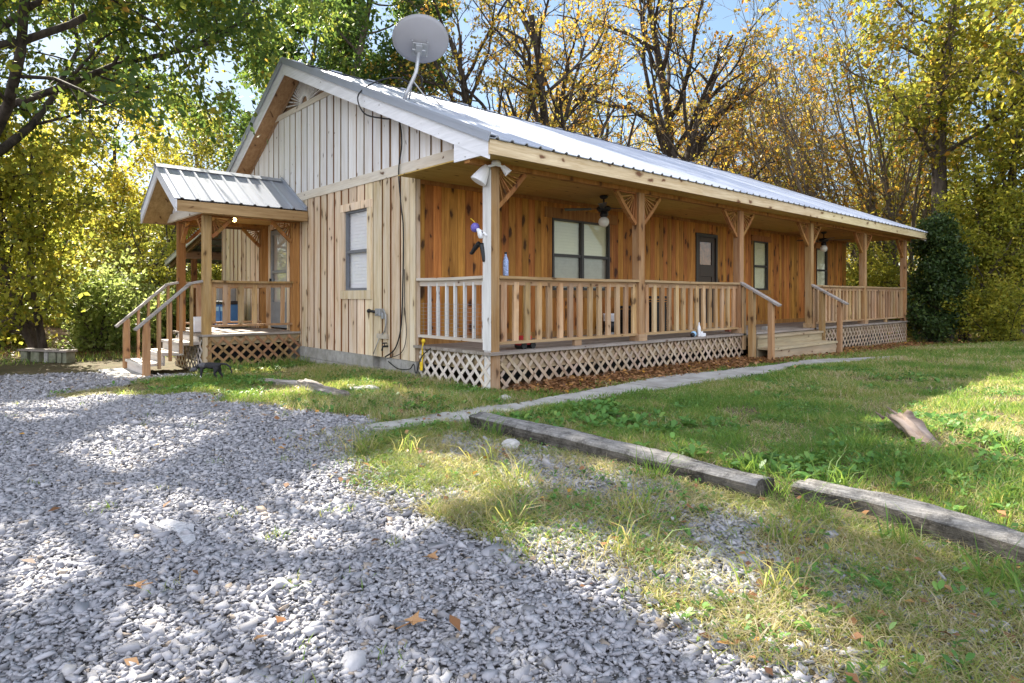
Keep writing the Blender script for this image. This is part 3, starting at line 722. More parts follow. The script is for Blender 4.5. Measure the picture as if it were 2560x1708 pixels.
side_posts = [(PXF, PY0, -.25), (PXF, PY1 - .13, -.25), (-.16, PY0, DZ), (-.16, PY1 - .13, DZ)]
for (x, y, z) in side_posts:
    p = MB().box(x, x + .13, y, y + .13, z, 2.53).build('porch_post', 'post_orange' if x > -1 or y > 6 else 'post', house, bevel=.005)
    sx = 1 if x < -1 else -1; sy = 1 if y < 6 else -1
    mb = MB(); bracket(mb, (x + (.13 if sx > 0 else 0), y + .065, 2.53), (sx, 0, 0), s=.36); mb.build('bracket', 'post_orange', p)
    if x < -1:
        mb = MB(); bracket(mb, (x + .065, y + (.13 if sy > 0 else 0), 2.53), (0, sy, 0), s=.36); mb.build('bracket', 'post_orange', p)
MB().box(PXF - .02, -.02, PY0, PY0 + .11, 2.531, 2.68).box(PXF - .02, -.02, PY1 - .12, PY1 - .01, 2.531, 2.68).box(PXF - .02, PXF + .1, PY0 + .111, PY1 - .121, 2.531, 2.68).build('porch_beam', 'post_orange', house)
SR, SZ = 6.28, 3.42                                        # side porch ridge
SXF = -2.23
def zs(y): return SZ - .60 * abs(y - SR)
SE0, SE1 = 5.12, 7.44
mb = MB()
ribbed((SXF, SE0, zs(SE0)), (-.03, SE0, zs(SE0)), (SXF, SR, SZ), (-.03, SR, SZ), .229, mb)
ribbed((SXF, SE1, zs(SE1)), (-.03, SE1, zs(SE1)), (SXF, SR, SZ), (-.03, SR, SZ), .229, mb)
pr = mb.build('side_roof', 'roof', house)
mb = MB(); mb.add([(SXF - .01, SR - .13, SZ - .045), (-.03, SR - .13, SZ - .045), (-.03, SR, SZ + .035), (SXF - .01, SR, SZ + .035), (SXF - .01, SR + .13, SZ - .045), (-.03, SR + .13, SZ - .045)], [(0, 1, 2, 3), (3, 2, 5, 4)], .5)
mb.beam((-.045, SE0 + .02, zs(SE0) + .03), (-.045, SR, SZ + .03), .03, .07); mb.build('ridge_cap', 'roof', pr)
mb = MB()
for a, b in ((SE0 - .01, SR), (SR + .001, SE1 + .01)):
    mb.prism([(a, zs(a) - .02), (b, zs(b) - .02), (b, zs(b) - .20), (a, zs(a) - .20)], 0, SXF + .015, SXF + .04)
mb.build('barge_board', 'barge', house)
mb = MB(); mb.box(SXF + .041, -.03, SE0 - .005, SE0 + .022, zs(SE0) - .20, zs(SE0) - .03); mb.build('fascia', 'fascia_brown', house)
mb = MB(); mb.box(SXF + .041, -.03, SE1 - .02, SE1 + .005, zs(SE1) - .20, zs(SE1) - .03); mb.build('fascia', 'fascia_brown', house)
mb = MB()                                                  # underside
for a, b in ((SE0 + .025, SR), (SR, SE1 - .025)): mb.prism([(a, zs(a) - .185), (b, zs(b) - .185), (b, zs(b) - .20), (a, zs(a) - .20)], 0, SXF + .042, PXF - .05)
mb.box(PXF - .02, -.03, SE0 + .03, PY0 - .005, 2.535, 2.55); mb.build('rake_soffit', 'soffit', house)
MB().box(PXF + .1, -.05, PY0 + .115, PY1 - .125, 2.60, 2.62).build('porch_ceiling', 'ceiling', house)
mb = MB(); y = SE0 + .15                                    # little battened gable face above the front beam
while y < SE1 - .15:
    t0, t1 = zs(y) - .22, zs(min(y + .085, SE1)) - .22; b0 = 2.70
    if min(t0, t1) > b0 + .02: mb.prism([(y, b0), (y + .085, b0), (y + .085, t1), (y, t0)], 0, PXF - .075, PXF - .03)
    y += .13
mb.prism([(SE0 + .2, 2.69), (SE1 - .2, 2.69), (SR, SZ - .21)], 0, PXF - .028, PXF - .01); mb.build('gable_siding', 'gable_top', house)
MB().box(PXF - .085, PXF - .029, SE0 + .05, SE1 - .05, 2.55, 2.69).build('band_board', 'band', house)
railing((PXF + .13, PY0 + .065, 0), (1, 0, 0), 1.41, 1.44, pitch=.25, first=.2, mb_low=.66, bw=.07, mat='post')
railing((PXF + .13, PY1 - .065, 0), (1, 0, 0), 1.41, 1.44, pitch=.26, first=.2, mb_low=.66)
MB().box(-1.15, -.04, 7.12, 8.75, DZ - .03, DZ + .02).box(-1.13, -1.05, 8.6, 8.7, -.25, DZ - .031).build('side_landing', 'deck', house)
# side steps
sg0 = float(gz(-2.4, 6)) - .02
mb = MB(); X_ = [(-1.98, .345), (-2.26, .185), (-2.54, .03)]
for x, z in X_: mb.box(x - .03, x + .27, PY0 + .17, PY1 - .2, z, z + .04)
ss = mb.build('side_steps', 'step_grey', house)
mb = MB()
for x, z in X_: mb.box(x, x + .022, PY0 + .19, PY1 - .22, max(z - .16, sg0 - .05), z - .001)
mb.box(PXF - .03, PXF - .01, PY0 + .19, PY1 - .22, .38, DZ); mb.build('riser', 'step_grey', ss)
for yy, tag_ in ((PY0 + .065, 0), (PY1 - .13, 1)):
    mb = MB(); mb.beam((PXF - .20, yy, 1.37), (-2.70, yy, .63), .11, .04, r=.2); mb.beam((PXF, yy, 1.42), (PXF - .21, yy, 1.375), .1, .04, r=.2)
    hr = mb.build('handrail', 'grey_rail', house, bevel=.004)
    zt_ = lambda x: 1.37 + (x - PXF + .2) * .925 - .02
    g = float(gz(-2.5, yy)) - .1
    MB().box(-2.585, -2.485, yy - .05, yy + .05, g, zt_(-2.54)).build('newel', 'post', hr, bevel=.004)
    for x in (-1.87, -2.03, -2.19, -2.35):
        MB().box(x - .02, x + .02, yy - .035, yy + .035, max(.0, .52 + (x + 1.7) * .72) - .06, zt_(x)).build('baluster', 'post', hr)
# open lean-to at the back
mb = MB(); L0, L1 = (9.95, 2.86), (13.35, 2.12)
for k in range(9):
    x = -.25 + k * 1.95; mb.beam((x, L0[0], L0[1] - .1), (x, L1[0], L1[1] - .1), .05, .16)
lt = mb.build('lean_to_rafters', 'rail_x', house)
mb = MB()
for k in range(7):
    t = k / 6; y = L0[0] + (L1[0] - L0[0]) * t; z = L0[1] + (L1[1] - L0[1]) * t; mb.box(-.35, 15.6, y - .04, y + .04, z - .022, z + .012)
mb.build('lean_to_purlins', 'deck', lt)
mb = MB(); ribbed((-.4, L1[0], L1[1] + .02), (15.7, L1[0], L1[1] + .02), (-.4, L0[0], L0[1] + .02), (15.7, L0[0], L0[1] + .02), .3, mb); mb.build('lean_to_roof', 'roof', lt)
MB().box(-.3, 15.5, 11.75, 11.87, 2.13, 2.32).build('lean_to_beam', 'rail_x', lt)
for k in range(6): MB().box(-.15 + k * 3, -.03 + k * 3, 11.75, 11.87, -.2, 2.13).build('lean_to_post', 'post_orange', lt)
MB().beam((-.37, L0[0] - .1, L0[1] - .05), (-.37, L1[0] + .1, L1[1] - .05), .03, .15).build('barge_board', 'barge', lt)

# ------------------------------------------------------------------ things on and around the house
def G(x, y): return float(gz(x, y))

# satellite dish on the roof
bx, by = .22, 2.28; bz = zroof(by) + .03
dish = thing('satellite_dish', 'grey satellite dish seen from behind on a bent mast on the metal roof', 'satellite dish', (bx, by, bz))
fw3 = Vector((FWD[0], FWD[1], 0)); rt3 = Vector((RGT[0], RGT[1], 0))
B = Vector((bx, by, bz)); top = B + rt3 * .205 + Vector((0, 0, .72)) + fw3 * .05
MB().tube([B, B + rt3 * .03 + Vector((0, 0, .10)), B + rt3 * .125 + Vector((0, 0, .30)), B + rt3 * .175 + Vector((0, 0, .42)), top], [.03, .03, .03, .03, .028], 12).build('mast', 'mast', dish, smooth=True)
mb = MB(); mb.beam(B + Vector((-.12, -.02, -.02)), B + Vector((.16, -.02, -.02)), .10, .016, up=(0, -.39, .92)); mb.tube([B + rt3 * .12 + Vector((0, 0, .29)), B + Vector((.22, .22, .10))], .012, 6); mb.tube([B + rt3 * .12 + Vector((0, 0, .29)), B + rt3 * .3 + Vector((0, -.1, -.04))], .010, 6)
mb.build('foot', 'greymetal', dish)
nrm = (fw3 * .80 + rt3 * -.20 + Vector((0, 0, .62))).normalized()            # the dish looks away from the drive
cc = top + Vector((0, 0, .16)) + rt3 * .045 + nrm * .10
ex = (rt3 * .975 + Vector((0, 0, -.21))); ex = (ex - nrm * ex.dot(nrm)).normalized(); ey = nrm.cross(ex).normalized()
if ey.z < 0: ey = -ey
mb = MB(); vs = []; fs = []; NR, NA = 8, 48
for side in (0, 1):
    for i in range(NR + 1):
        q = i / NR
        for k in range(NA):
            a = 2 * math.pi * k / NA
            vs.append(cc + ex * (.425 * q * math.cos(a)) + ey * (.355 * q * math.sin(a)) + nrm * (.075 * q * q - .012 * side))
n1 = (NR + 1) * NA
for i in range(NR):
    for k in range(NA):
        a, b = i * NA + k, i * NA + (k + 1) % NA
        fs += [(a, b, b + NA, a + NA), (n1 + b, n1 + a, n1 + a + NA, n1 + b + NA)]
for k in range(NA):
    a, b = NR * NA + k, NR * NA + (k + 1) % NA; fs.append((a, b, n1 + b, n1 + a))
mb.add(vs, fs); mb.build('reflector', 'dish', dish, smooth=True)
mb = MB(); rim = [cc + ex * (.427 * math.cos(2 * math.pi * k / 48)) + ey * (.357 * math.sin(2 * math.pi * k / 48)) + nrm * .070 for k in range(49)]
mb.tube(rim, .007, 6, cap=False); mb.build('rim', 'greymetal', dish, smooth=True)
mb = MB(); c0 = top + Vector((0, 0, .04))
mb.beam(c0 + nrm * -.02, c0 + nrm * .12, .10, .15, up=ey); mb.beam(c0 + ey * -.02 + nrm * .105 - ex * .09, c0 + ey * -.02 + nrm * .105 + ex * .15, .02, .2, up=ey); mb.tube([c0 - ex * .10, c0 + ex * .10], .018, 8)
for sx, sy in ((-.1, .11), (.13, .11), (.13, -.10)): mb.tube([c0 + ex * sx + ey * sy + nrm * .06, c0 + ex * sx + ey * sy + nrm * .13], .014, 6)
mb.build('bracket', 'greymetal', dish, bevel=.006)
MB().tube([cc - ey * .38 + nrm * .05, cc - ey * .42 + nrm * .3, cc - ey * .15 + nrm * .62], .014, 6).build('feed_arm', 'greymetal', dish)
# loose wire stay behind the dish
mb = MB(); mb.tube([B + Vector((1.05, .75, .42)), B + Vector((1.35, .55, .02))], .008, 5); tag(mb.build('roof_wire', 'cable'), 'short dark wire sticking up from the metal roof right of the dish', 'wire')
# black cable from dish down the gable wall
pts = [B + rt3 * .15 + Vector((0, 0, .38)), B + rt3 * .26 + Vector((0, .0, .34)), B + rt3 * .24 + Vector((0, 0, .20)), B + rt3 * .12 + Vector((0, 0, .22)), B + Vector((-.10, .0, .30)), B + Vector((-.42, .06, .20)), Vector((-.42, 2.52, zroof(2.52) - .08)), Vector((-.39, 2.40, zroof(2.4) - .32)), Vector((-.20, 2.15, zroof(2.2) - .33)), Vector((-.075, 1.98, 3.70)), Vector((-.07, 1.90, 3.35)), Vector((-.07, 1.98, 2.98)), Vector((-.06, 1.94, 2.5)), Vector((-.055, 1.88, 2.1)), Vector((-.055, 1.90, 1.2)), Vector((-.055, 1.95, .7)), Vector((-.06, 2.1, .40)), Vector((-.09, 2.32, .27))]
def smooth_path(p, k=6):
    out = []
    for i in range(len(p) - 1):
        a, b, c, d = p[max(i - 1, 0)], p[i], p[i + 1], p[min(i + 2, len(p) - 1)]
        for j in range(k):
            t = j / k; out.append(.5 * ((2 * b) + (c - a) * t + (2 * a - 5 * b + 4 * c - d) * t * t + (3 * b - a - 3 * c + d) * t ** 3))
    return out + [p[-1]]
tag(MB().tube(smooth_path(pts), .011, 6).build('dish_cable', 'cable', smooth=True), 'thick black cable looping from the dish down the pale gable wall', 'cable')
V = Vector
tag(MB().tube(smooth_path([V((-.05, 1.86, 1.55)), V((-.055, 1.84, 1.0)), V((-.055, 1.80, .62)), V((-.06, 1.92, .36)), V((-.10, 2.25, .25))]), .006, 5).build('wall_wire', 'cable', smooth=True), 'thin dark wire hanging by the wooden corner board', 'wire')
tag(MB().tube(smooth_path([V((-.035, 2.33, .20)), V((-.07, 2.0, .12)), V((-.07, 1.7, .14)), V((-.09, 1.56, .22)), V((-.09, 1.5, .1)), V((-.06, 1.42, .32)), V((-.055, 1.2, .46))]), .008, 5).build('ground_wire', 'cable', smooth=True), 'black wire drooping across the foundation block by the lattice', 'wire')
# telephone and meter board
u = thing('utility_box', 'grey utility box with a curved pipe on the gable wall', 'utility box', (-.03, 2.45, .8))
MB().box(-.062, -.026, 2.33, 2.62, .53, .60).box(-.052, -.026, 2.36, 2.40, .6, .90).build('shelf', 'tan', u)
MB().box(-.11, -.026, 2.46, 2.59, .87, .98).box(-.125, -.11, 2.49, 2.55, .89, .95).box(-.085, -.026, 2.40, 2.46, .83, .92).build('box', 'greymetal', u, bevel=.006)
MB().tube(smooth_path([V((-.06, 2.42, .97)), V((-.07, 2.35, .9)), V((-.07, 2.33, .78)), V((-.07, 2.37, .66)), V((-.06, 2.46, .59))]), .0095, 8).tube([(-.05, 2.55, .55), (-.06, 2.72, .28)], .007, 6).build('pipe', 'greymetal', u, smooth=True)
MB().tube([(-.10, 2.60, .93), (-.10, 2.76, .94)], .022, 8).ball((-.10, 2.78, .94), .034, 8).build('clamp', 'iron', u, smooth=True)
f = thing('faucet', 'small black outdoor tap low on the gable wall', 'tap', (-.03, 2.36, .40))
MB().tube([(-.0, 2.36, .42), (-.11, 2.36, .42), (-.12, 2.36, .36)], .016, 8).build('spout', 'iron', f, smooth=True)
MB().lathe([(.04, -.008), (.04, .008)], (-.08, 2.36, .47), 10).tube([(-.08, 2.36, .42), (-.08, 2.36, .47)], .007, 6).build('handle', 'iron', f)
# yellow strap tied on the porch lattice
y = thing('yellow_strap', 'yellow strap hanging over the pale lattice beside the gable wall', 'strap', (-.05, 1.42, .2))
MB().tube(smooth_path([V((-.03, 1.40, .545)), V((-.045, 1.41, .46)), V((-.035, 1.425, .36)), V((-.045, 1.415, .26)), V((-.04, 1.43, .16))]), [.011] * 25, 6).build('webbing', 'yellow', y)
MB().ball((-.035, 1.40, .55), (.025, .035, .03), 8).box(-.065, -.045, 1.395, 1.455, .14, .26).build('buckle', 'yellow', y, bevel=.006)
# twin floodlight at the corner post
fl = thing('floodlight', 'white twin head floodlight at the top of the corner post', 'floodlight', (0, 0, 2.70))
MB().lathe([(.06, 0), (.06, .03), (.05, .05)], (.03, -.06, 2.755), 12).tube([(.03, -.06, 2.76), (-.07, -.03, 2.73)], .016, 8).tube([(.03, -.06, 2.76), (.14, -.09, 2.74)], .016, 8).build('base', 'white', fl, smooth=True)
MB().tube([(-.045, .02, 2.75), (-.075, .045, 2.68), (-.13, .085, 2.56), (-.135, .088, 2.55)], [.035, .068, .105, .095], 14).build('lamp_head', 'white', fl)
MB().tube([(.12, -.075, 2.75), (.155, -.10, 2.70), (.18, -.12, 2.665)], [.028, .042, .052], 12).build('lamp_head', 'white', fl)

# ceiling fans under the porch
def fan(x, y, label):
    t = thing('ceiling_fan', label, 'ceiling fan', (x, y, 2.81), 'ceiling fans under the porch'); z = 2.81
    MB().lathe([(.055, 0), (.075, -.02), (.05, -.05), (.015, -.06), (.013, -.17)], (x, y, z), 14).build('mount', 'iron', t, smooth=True)
    MB().lathe([(.03, -.16), (.10, -.18), (.125, -.21), (.10, -.25), (.06, -.27)], (x, y, z), 18).build('motor', 'iron', t, smooth=True)
    MB().lathe([(.05, -.265), (.06, -.30), (.07, -.33), (.04, -.36)], (x, y, z), 14).build('light_fitting', 'iron', t, smooth=True)
    MB().ball((x, y, z - .43), .088, 14).build('globe', 'globe', t, smooth=True)
    for k in range(4):
        a = R(38 + 90 * k); d = V((math.cos(a), math.sin(a), 0)); n = V((-d.y, d.x, .16)).normalized()
        b = MB(); p = V((x, y, z - .215)); b.beam(p + d * .1, p + d * .2, .03, .008); b.beam(p + d * .2, p + d * .64, .10, .008, up=d.cross(n), w2=.135); b.build('blade', 'bronze', t)
fan(3.08, .80, 'black ceiling fan with round white globe above the double window')
fan(11.72, .80, 'black ceiling fan with round white globe near the far end of the porch')

# side porch ceiling bulb, switched on
lb = thing('porch_bulb', 'small warm lit bulb under the side porch roof', 'bulb', (-1.05, 5.9, 2.60))
MB().lathe([(.04, 0), (.045, -.02), (.03, -.03)], (-1.05, 5.9, 2.60), 10).build('socket', 'white', lb)
MB().ball((-1.05, 5.9, 2.535), .032, 10).build('lamp', 'warmbulb', lb, smooth=True)

# white bucket, crates, bottles on the porch boards
t = thing('bucket', 'white plastic bucket with dark label behind the porch balusters', 'bucket', (3.98, 1.38, DZ))
MB().lathe([(.125, 0), (.145, .34), (.15, .35), (.15, .375), (.138, .378), (.13, .34)], (3.98, 1.38, DZ), 20).build('body', 'white', t, smooth=True)
MB().lathe([(.1375, .05), (.1445, .24)], (3.98, 1.38, DZ), 20).build('paper_label', 'black', t, smooth=True)
MB().tube([V((3.98 + .155 * math.cos(a), 1.38 - .02, DZ + .33 - .12 * math.sin(a))) for a in np.linspace(0, math.pi, 12)], .004, 5).build('handle', 'greymetal', t)
def crate(x, y, w, dpt, h, label):
    t = thing('crate', label, 'crate', (x, y, DZ), 'black crates on the porch'); mb = MB()
    for k in range(int(h / .045)):
        z = DZ + .01 + k * .045
        for a in ((x - w / 2, x + w / 2, y - dpt / 2, y - dpt / 2 + .012), (x - w / 2, x + w / 2, y + dpt / 2 - .012, y + dpt / 2), (x - w / 2, x - w / 2 + .012, y - dpt / 2, y + dpt / 2), (x + w / 2 - .012, x + w / 2, y - dpt / 2, y + dpt / 2)): mb.box(*a, z, z + .026)
    mb.box(x - w / 2 + .02, x + w / 2 - .02, y - dpt / 2 + .02, y + dpt / 2 - .02, DZ + .005, DZ + h * .85)
    mb.build('slatted_sides', 'black', t)
    MB().box(x - w / 2 - .01, x + w / 2 + .01, y - dpt / 2 - .01, y + dpt / 2 + .01, DZ + h - .02, DZ + h + .01).build('lid', 'bin', t, bevel=.008)
crate(4.55, 1.32, .42, .4, .50, 'black slatted crate just right of the white bucket')
crate(5.12, 1.30, .40, .4, .68, 'tall black slatted crate right of the second porch post')
def bottle(name, c, r, h, mats, label, cap='white'):
    t = thing(name, label, 'bottle', c)
    MB().lathe([(r * .9, 0), (r, .01), (r, h * .62), (r * .8, h * .72), (r * .4, h * .84), (r * .38, h * .92)], c, 14).build('body', mats, t, smooth=True)
    MB().lathe([(r * .45, h * .91), (r * .45, h)], c, 12).build('cap', cap, t); return t
bottle('bottle', (.30, .07, 1.42), .036, .30, 'bluelabel', 'tall blue and white patterned bottle standing on the porch rail', 'black')
bottle('bottle', (4.62, -.005, DZ), .028, .24, 'white', 'slim clear white bottle standing at the porch edge')
t = thing('ball_toy', 'light blue and black ball shaped toy lying at the porch edge', 'toy', (4.46, .0, DZ)); MB().ball((4.46, .0, DZ + .05), .05, 10).build('body', 'lightblue', t, smooth=True); MB().ball((4.40, -.02, DZ + .038), .038, 10).build('nose', 'black', t, smooth=True)
t = thing('carton', 'small white carton lying on the porch edge by the bottle', 'carton', (4.70, -.01, DZ)); MB().box(4.64, 4.78, -.04, .04, DZ, DZ + .055).build('body', 'white', t, bevel=.004); MB().box(4.66, 4.72, -.02, .03, DZ + .0555, DZ + .085).build('flap', 'white', t)
MB_ = MB().box(7.55, 7.78, .25, .36, DZ + .001, DZ + .07); tag(MB_.build('paver', 'block', bevel=.005), 'small pale concrete paver on the porch floor above the steps', 'paver')
tag(MB().box(6.35, 6.55, .4, .5, DZ + .001, DZ + .06).build('brick', 'brick', bevel=.004), 'single red brick on the porch floor by the third post', 'brick')
# kick scooter behind the corner post
t = thing('kick_scooter', 'red and black child scooter parked behind the corner post', 'scooter', (.45, .30, DZ))
MB().tube([(.30, .24, DZ + .09), (.285, .26, DZ + .55), (.28, .27, DZ + .64)], .019, 8).build('stem', 'black', t, smooth=True)
MB().tube([(.26, .20, DZ + .64), (.40, .32, DZ + .65)], .017, 8).build('handlebar', 'black', t)
MB().tube([(.295, .25, DZ + .12), (.29, .255, DZ + .40)], .026, 8).build('sleeve', 'blue', t)
MB().box(.33, .72, .24, .35, DZ + .07, DZ + .095).build('deck', 'red', t, bevel=.01)
for x in (.29, .78): MB().tube([(x, .265, DZ + .055), (x, .315, DZ + .055)], .055, 14).tube([(x, .258, DZ + .055), (x, .322, DZ + .055)], .022, 8).build('wheel', 'red' if x < .5 else 'black', t)
t = thing('toy_car', 'small red and black toy car on the porch boards behind the rail', 'toy car', (.72, .12, DZ))
MB().box(.58, .86, .1, .22, DZ + .05, DZ + .11).box(.64, .80, .11, .21, DZ + .11, DZ + .17).build('body', 'red', t, bevel=.012)
for x in (.64, .8): MB().tube([(x, .085, DZ + .045), (x, .235, DZ + .045)], .045, 12).build('wheel', 'black', t)

# hanging toy figure by the corner post
t = thing('hanging_doll', 'small toy figure with purple head, white shirt and black legs hanging by the corner post', 'toy figure', (-.03, .22, 1.9))
def skinned(name, nodes, edges, mat, parent, sub=1):
    """one continuous skinned surface from joints (x, y, z, radius)"""
    rl = root_loc(parent); me = bpy.data.meshes.new(name)
    me.from_pydata([(x - rl[0], y - rl[1], z - rl[2]) for x, y, z, _ in nodes], edges, [])
    o = bpy.data.objects.new(name, me); COL.objects.link(o); o.parent = parent
    sk = o.modifiers.new('skin', 'SKIN'); sk.use_smooth_shade = True
    for v, nd in zip(me.skin_vertices[0].data, nodes): v.radius = (nd[3], nd[3])
    me.skin_vertices[0].data[0].use_root = True
    ss = o.modifiers.new('subdivision', 'SUBSURF'); ss.levels = sub; ss.render_levels = sub
    for m in (mat if isinstance(mat, (list, tuple)) else [mat]): me.materials.append(M[m])
    return o
skinned('body', [(-.03, .16, 1.86, .035), (-.03, .165, 1.93, .04), (-.03, .19, 1.975, .03), (-.03, .235, 2.0, .02), (-.03, .13, 1.95, .02), (-.02, .09, 1.93, .016), (-.02, .05, 1.90, .016)], [(0, 1), (1, 2), (2, 3), (1, 4), (4, 5), (5, 6)], 'white', t)
skinned('trousers', [(-.03, .16, 1.84, .035), (-.03, .22, 1.80, .034), (-.03, .29, 1.75, .03), (-.03, .34, 1.70, .026), (-.03, .375, 1.71, .02), (-.03, .13, 1.76, .03), (-.03, .11, 1.66, .024), (-.03, .10, 1.58, .018)], [(0, 1), (1, 2), (2, 3), (3, 4), (0, 5), (5, 6), (6, 7)], 'black', t)
MB().ball((-.03, .27, 2.02), (.055, .06, .06), 12).build('head', 'purple', t, smooth=True)
MB().tube([(-.03, .27, 2.08), (-.03, .31, 2.11), (-.03, .36, 2.14)], .006, 5).build('antenna', 'yellow', t)

# air conditioner and bins behind the side porch
t = thing('air_conditioner', 'boxy grey window air conditioner on the gable wall behind the side porch', 'air conditioner', (-.2, 9.2, 1.25))
MB().box(-.42, -.03, 8.85, 9.62, 1.05, 1.42).build('case', 'greymetal', t, bevel=.01)
mb = MB()
for k in range(16): mb.box(-.43, -.421, 8.9 + k * .043, 8.918 + k * .043, 1.09, 1.36)
mb.build('grille', 'tan', t)
for i, yy in enumerate((7.72, 8.16)):
    t = thing('wheelie_bin', ('small blue wheeled bin with dark lid below the air conditioner, nearer the door', 'small blue wheeled bin with dark lid below the air conditioner, farther from the door')[i], 'bin', (-.5, yy, DZ + .02), 'blue bins beside the gable wall')
    z = DZ + .02; q_ = .18
    MB().prism([(yy - q_ * .85, z + .05), (yy + q_ * .85, z + .05), (yy + q_, z + .50), (yy - q_, z + .50)], 0, -.66, -.34).build('body', 'blue', t, bevel=.015)
    MB().box(-.69, -.31, yy - q_ - .015, yy + q_ + .015, z + .502, z + .57).build('lid', 'bin', t, bevel=.012)
    MB().box(-.672, -.662, yy - .15, yy + .15, z + .36, z + .45).build('band', 'lightblue', t)
    for s_ in (-.13, .13): MB().tube([(-.63, yy + s_ - .02, z + .07), (-.63, yy + s_ + .02, z + .07)], .07, 12).build('wheel', 'black', t)
# white domed bin on the side porch
t = thing('pet_food_bin', 'white dome topped bin with dark label at the head of the side steps', 'bin', (-1.5, 6.35, DZ + .04))
MB().prism([(6.27, .525)] + [(6.35 - .08 * math.cos(a), .72 + .08 * math.sin(a)) for a in np.linspace(0, math.pi, 10)] + [(6.43, .525)], 0, -1.62, -1.44).build('body', 'white', t, bevel=.008)
MB().box(-1.632, -1.622, 6.31, 6.38, .59, .66).build('paper_label', 'black', t)
# pad at the foot of the side steps
g0 = G(-2.6, 6.2)
tag(MB().box(-2.95, -2.40, 5.35, 7.05, g0 - .10, g0 + .025).build('concrete_pad', 'concrete', bevel=.01), 'flat concrete pad at the foot of the side porch steps', 'pad')
# block bench at the edge of the drive
bpx, bpy_ = at(60, 12.6); bqx, bqy = at(178, 12.3)
t = thing('block_bench', 'low bench of concrete blocks and a plank at the edge of the drive', 'bench', (bpx, bpy_, G(bpx, bpy_)))
p0, p1 = V((bpx, bpy_, G(bpx, bpy_))), V((bqx, bqy, G(bqx, bqy))); dd = p1 - p0
MB().beam(p0 + V((0, 0, .235)) - dd * .02, p1 + V((0, 0, .235)) + dd * .02, .24, .04).build('plank', 'deck', t)
for a, b, mat in ((.02, .16, 'mossy_block'), (.24, .42, 'mossy_block'), (.52, .60, 'block'), (.62, .76, 'mossy_block'), (.80, .88, 'mossy_block'), (.91, .99, 'mossy_block')):
    MB().beam(p0 + dd * a + V((0, 0, .105)), p0 + dd * b + V((0, 0, .105)), .19, .20).build('block', mat, t, bevel=.006)

# the cat by the side porch lattice (walking away to the left, head low)
cx_, cy_ = -2.10, 3.72; cz = G(cx_, cy_)
cat = thing('cat', 'black and grey cat with a white paw by the side porch', 'cat', (cx_, cy_, cz))
def cp(a, s, z): a, s, z = a * 1.2, s * 1.2, z * 1.3; return (cx_ + RGT[0] * a + FWD[0] * s, cy_ + RGT[1] * a + FWD[1] * s, cz + z)
N = [(*cp(.02, 0, .165), .045), (*cp(-.04, 0, .170), .044), (*cp(-.10, -.005, .165), .042), (*cp(-.14, -.01, .16), .032), (*cp(-.17, -.015, .135), .030), (*cp(.075, .0, .165), .043),
     (*cp(-.10, -.035, .11), .020), (*cp(-.10, -.037, .06), .014), (*cp(-.105, -.037, .018), .012), (*cp(-.12, -.04, .010), .012),
     (*cp(-.12, .03, .11), .020), (*cp(-.135, .03, .06), .014), (*cp(-.14, .03, .018), .012), (*cp(-.155, .028, .010), .012),
     (*cp(.075, -.035, .115), .030), (*cp(.055, -.038, .075), .018), (*cp(.085, -.038, .045), .012), (*cp(.075, -.038, .014), .012), (*cp(.055, -.040, .009), .011),
     (*cp(.085, .035, .115), .030), (*cp(.095, .036, .075), .018), (*cp(.125, .036, .045), .012), (*cp(.115, .036, .014), .012), (*cp(.095, .034, .009), .011),
     (*cp(.125, 0, .185), .014), (*cp(.18, .0, .18), .013), (*cp(.225, 0, .15), .013), (*cp(.245, 0, .10), .011), (*cp(.25, 0, .075), .008)]
E_ = [(0, 1), (1, 2), (2, 3), (3, 4), (0, 5), (2, 6), (6, 7), (7, 8), (8, 9), (2, 10), (10, 11), (11, 12), (12, 13), (5, 14), (14, 15), (15, 16), (16, 17), (17, 18), (5, 19), (19, 20), (20, 21), (21, 22), (22, 23), (5, 24), (24, 25), (25, 26), (26, 27), (27, 28)]
cb = skinned('body', N, E_, 'cat_black', cat, 2)
MB().ball(cp(-.195, -.02, .125), (.042, .038, .036), 12).ball(cp(-.228, -.026, .112), (.018, .018, .015), 8).build('head', 'cat_grey', cat, smooth=True)
mb = MB()
for s_ in (-.022, .022):
    q = V(cp(-.185, -.02 + s_, .152)); mb.lathe([(.014, -.004), (.009, .012), (.001, .03)], q, 6)
mb.build('ear', 'cat_black', cat)
MB().ball(cp(-.232, -.035, .128), .006, 6).ball(cp(-.228, .0, .128), .006, 6).build('eye', 'cat_eye', cat)
MB().ball(cp(-.117, -.040, .016), (.018, .016, .018), 8).ball(cp(-.105, -.038, .04), (.015, .015, .03), 8).build('paw', 'cat_white', cat, smooth=True)
MB().ball(cp(-.085, -.018, .168), (.065, .037, .042), 12).build('shoulder_patch', 'cat_grey', cat, smooth=True)

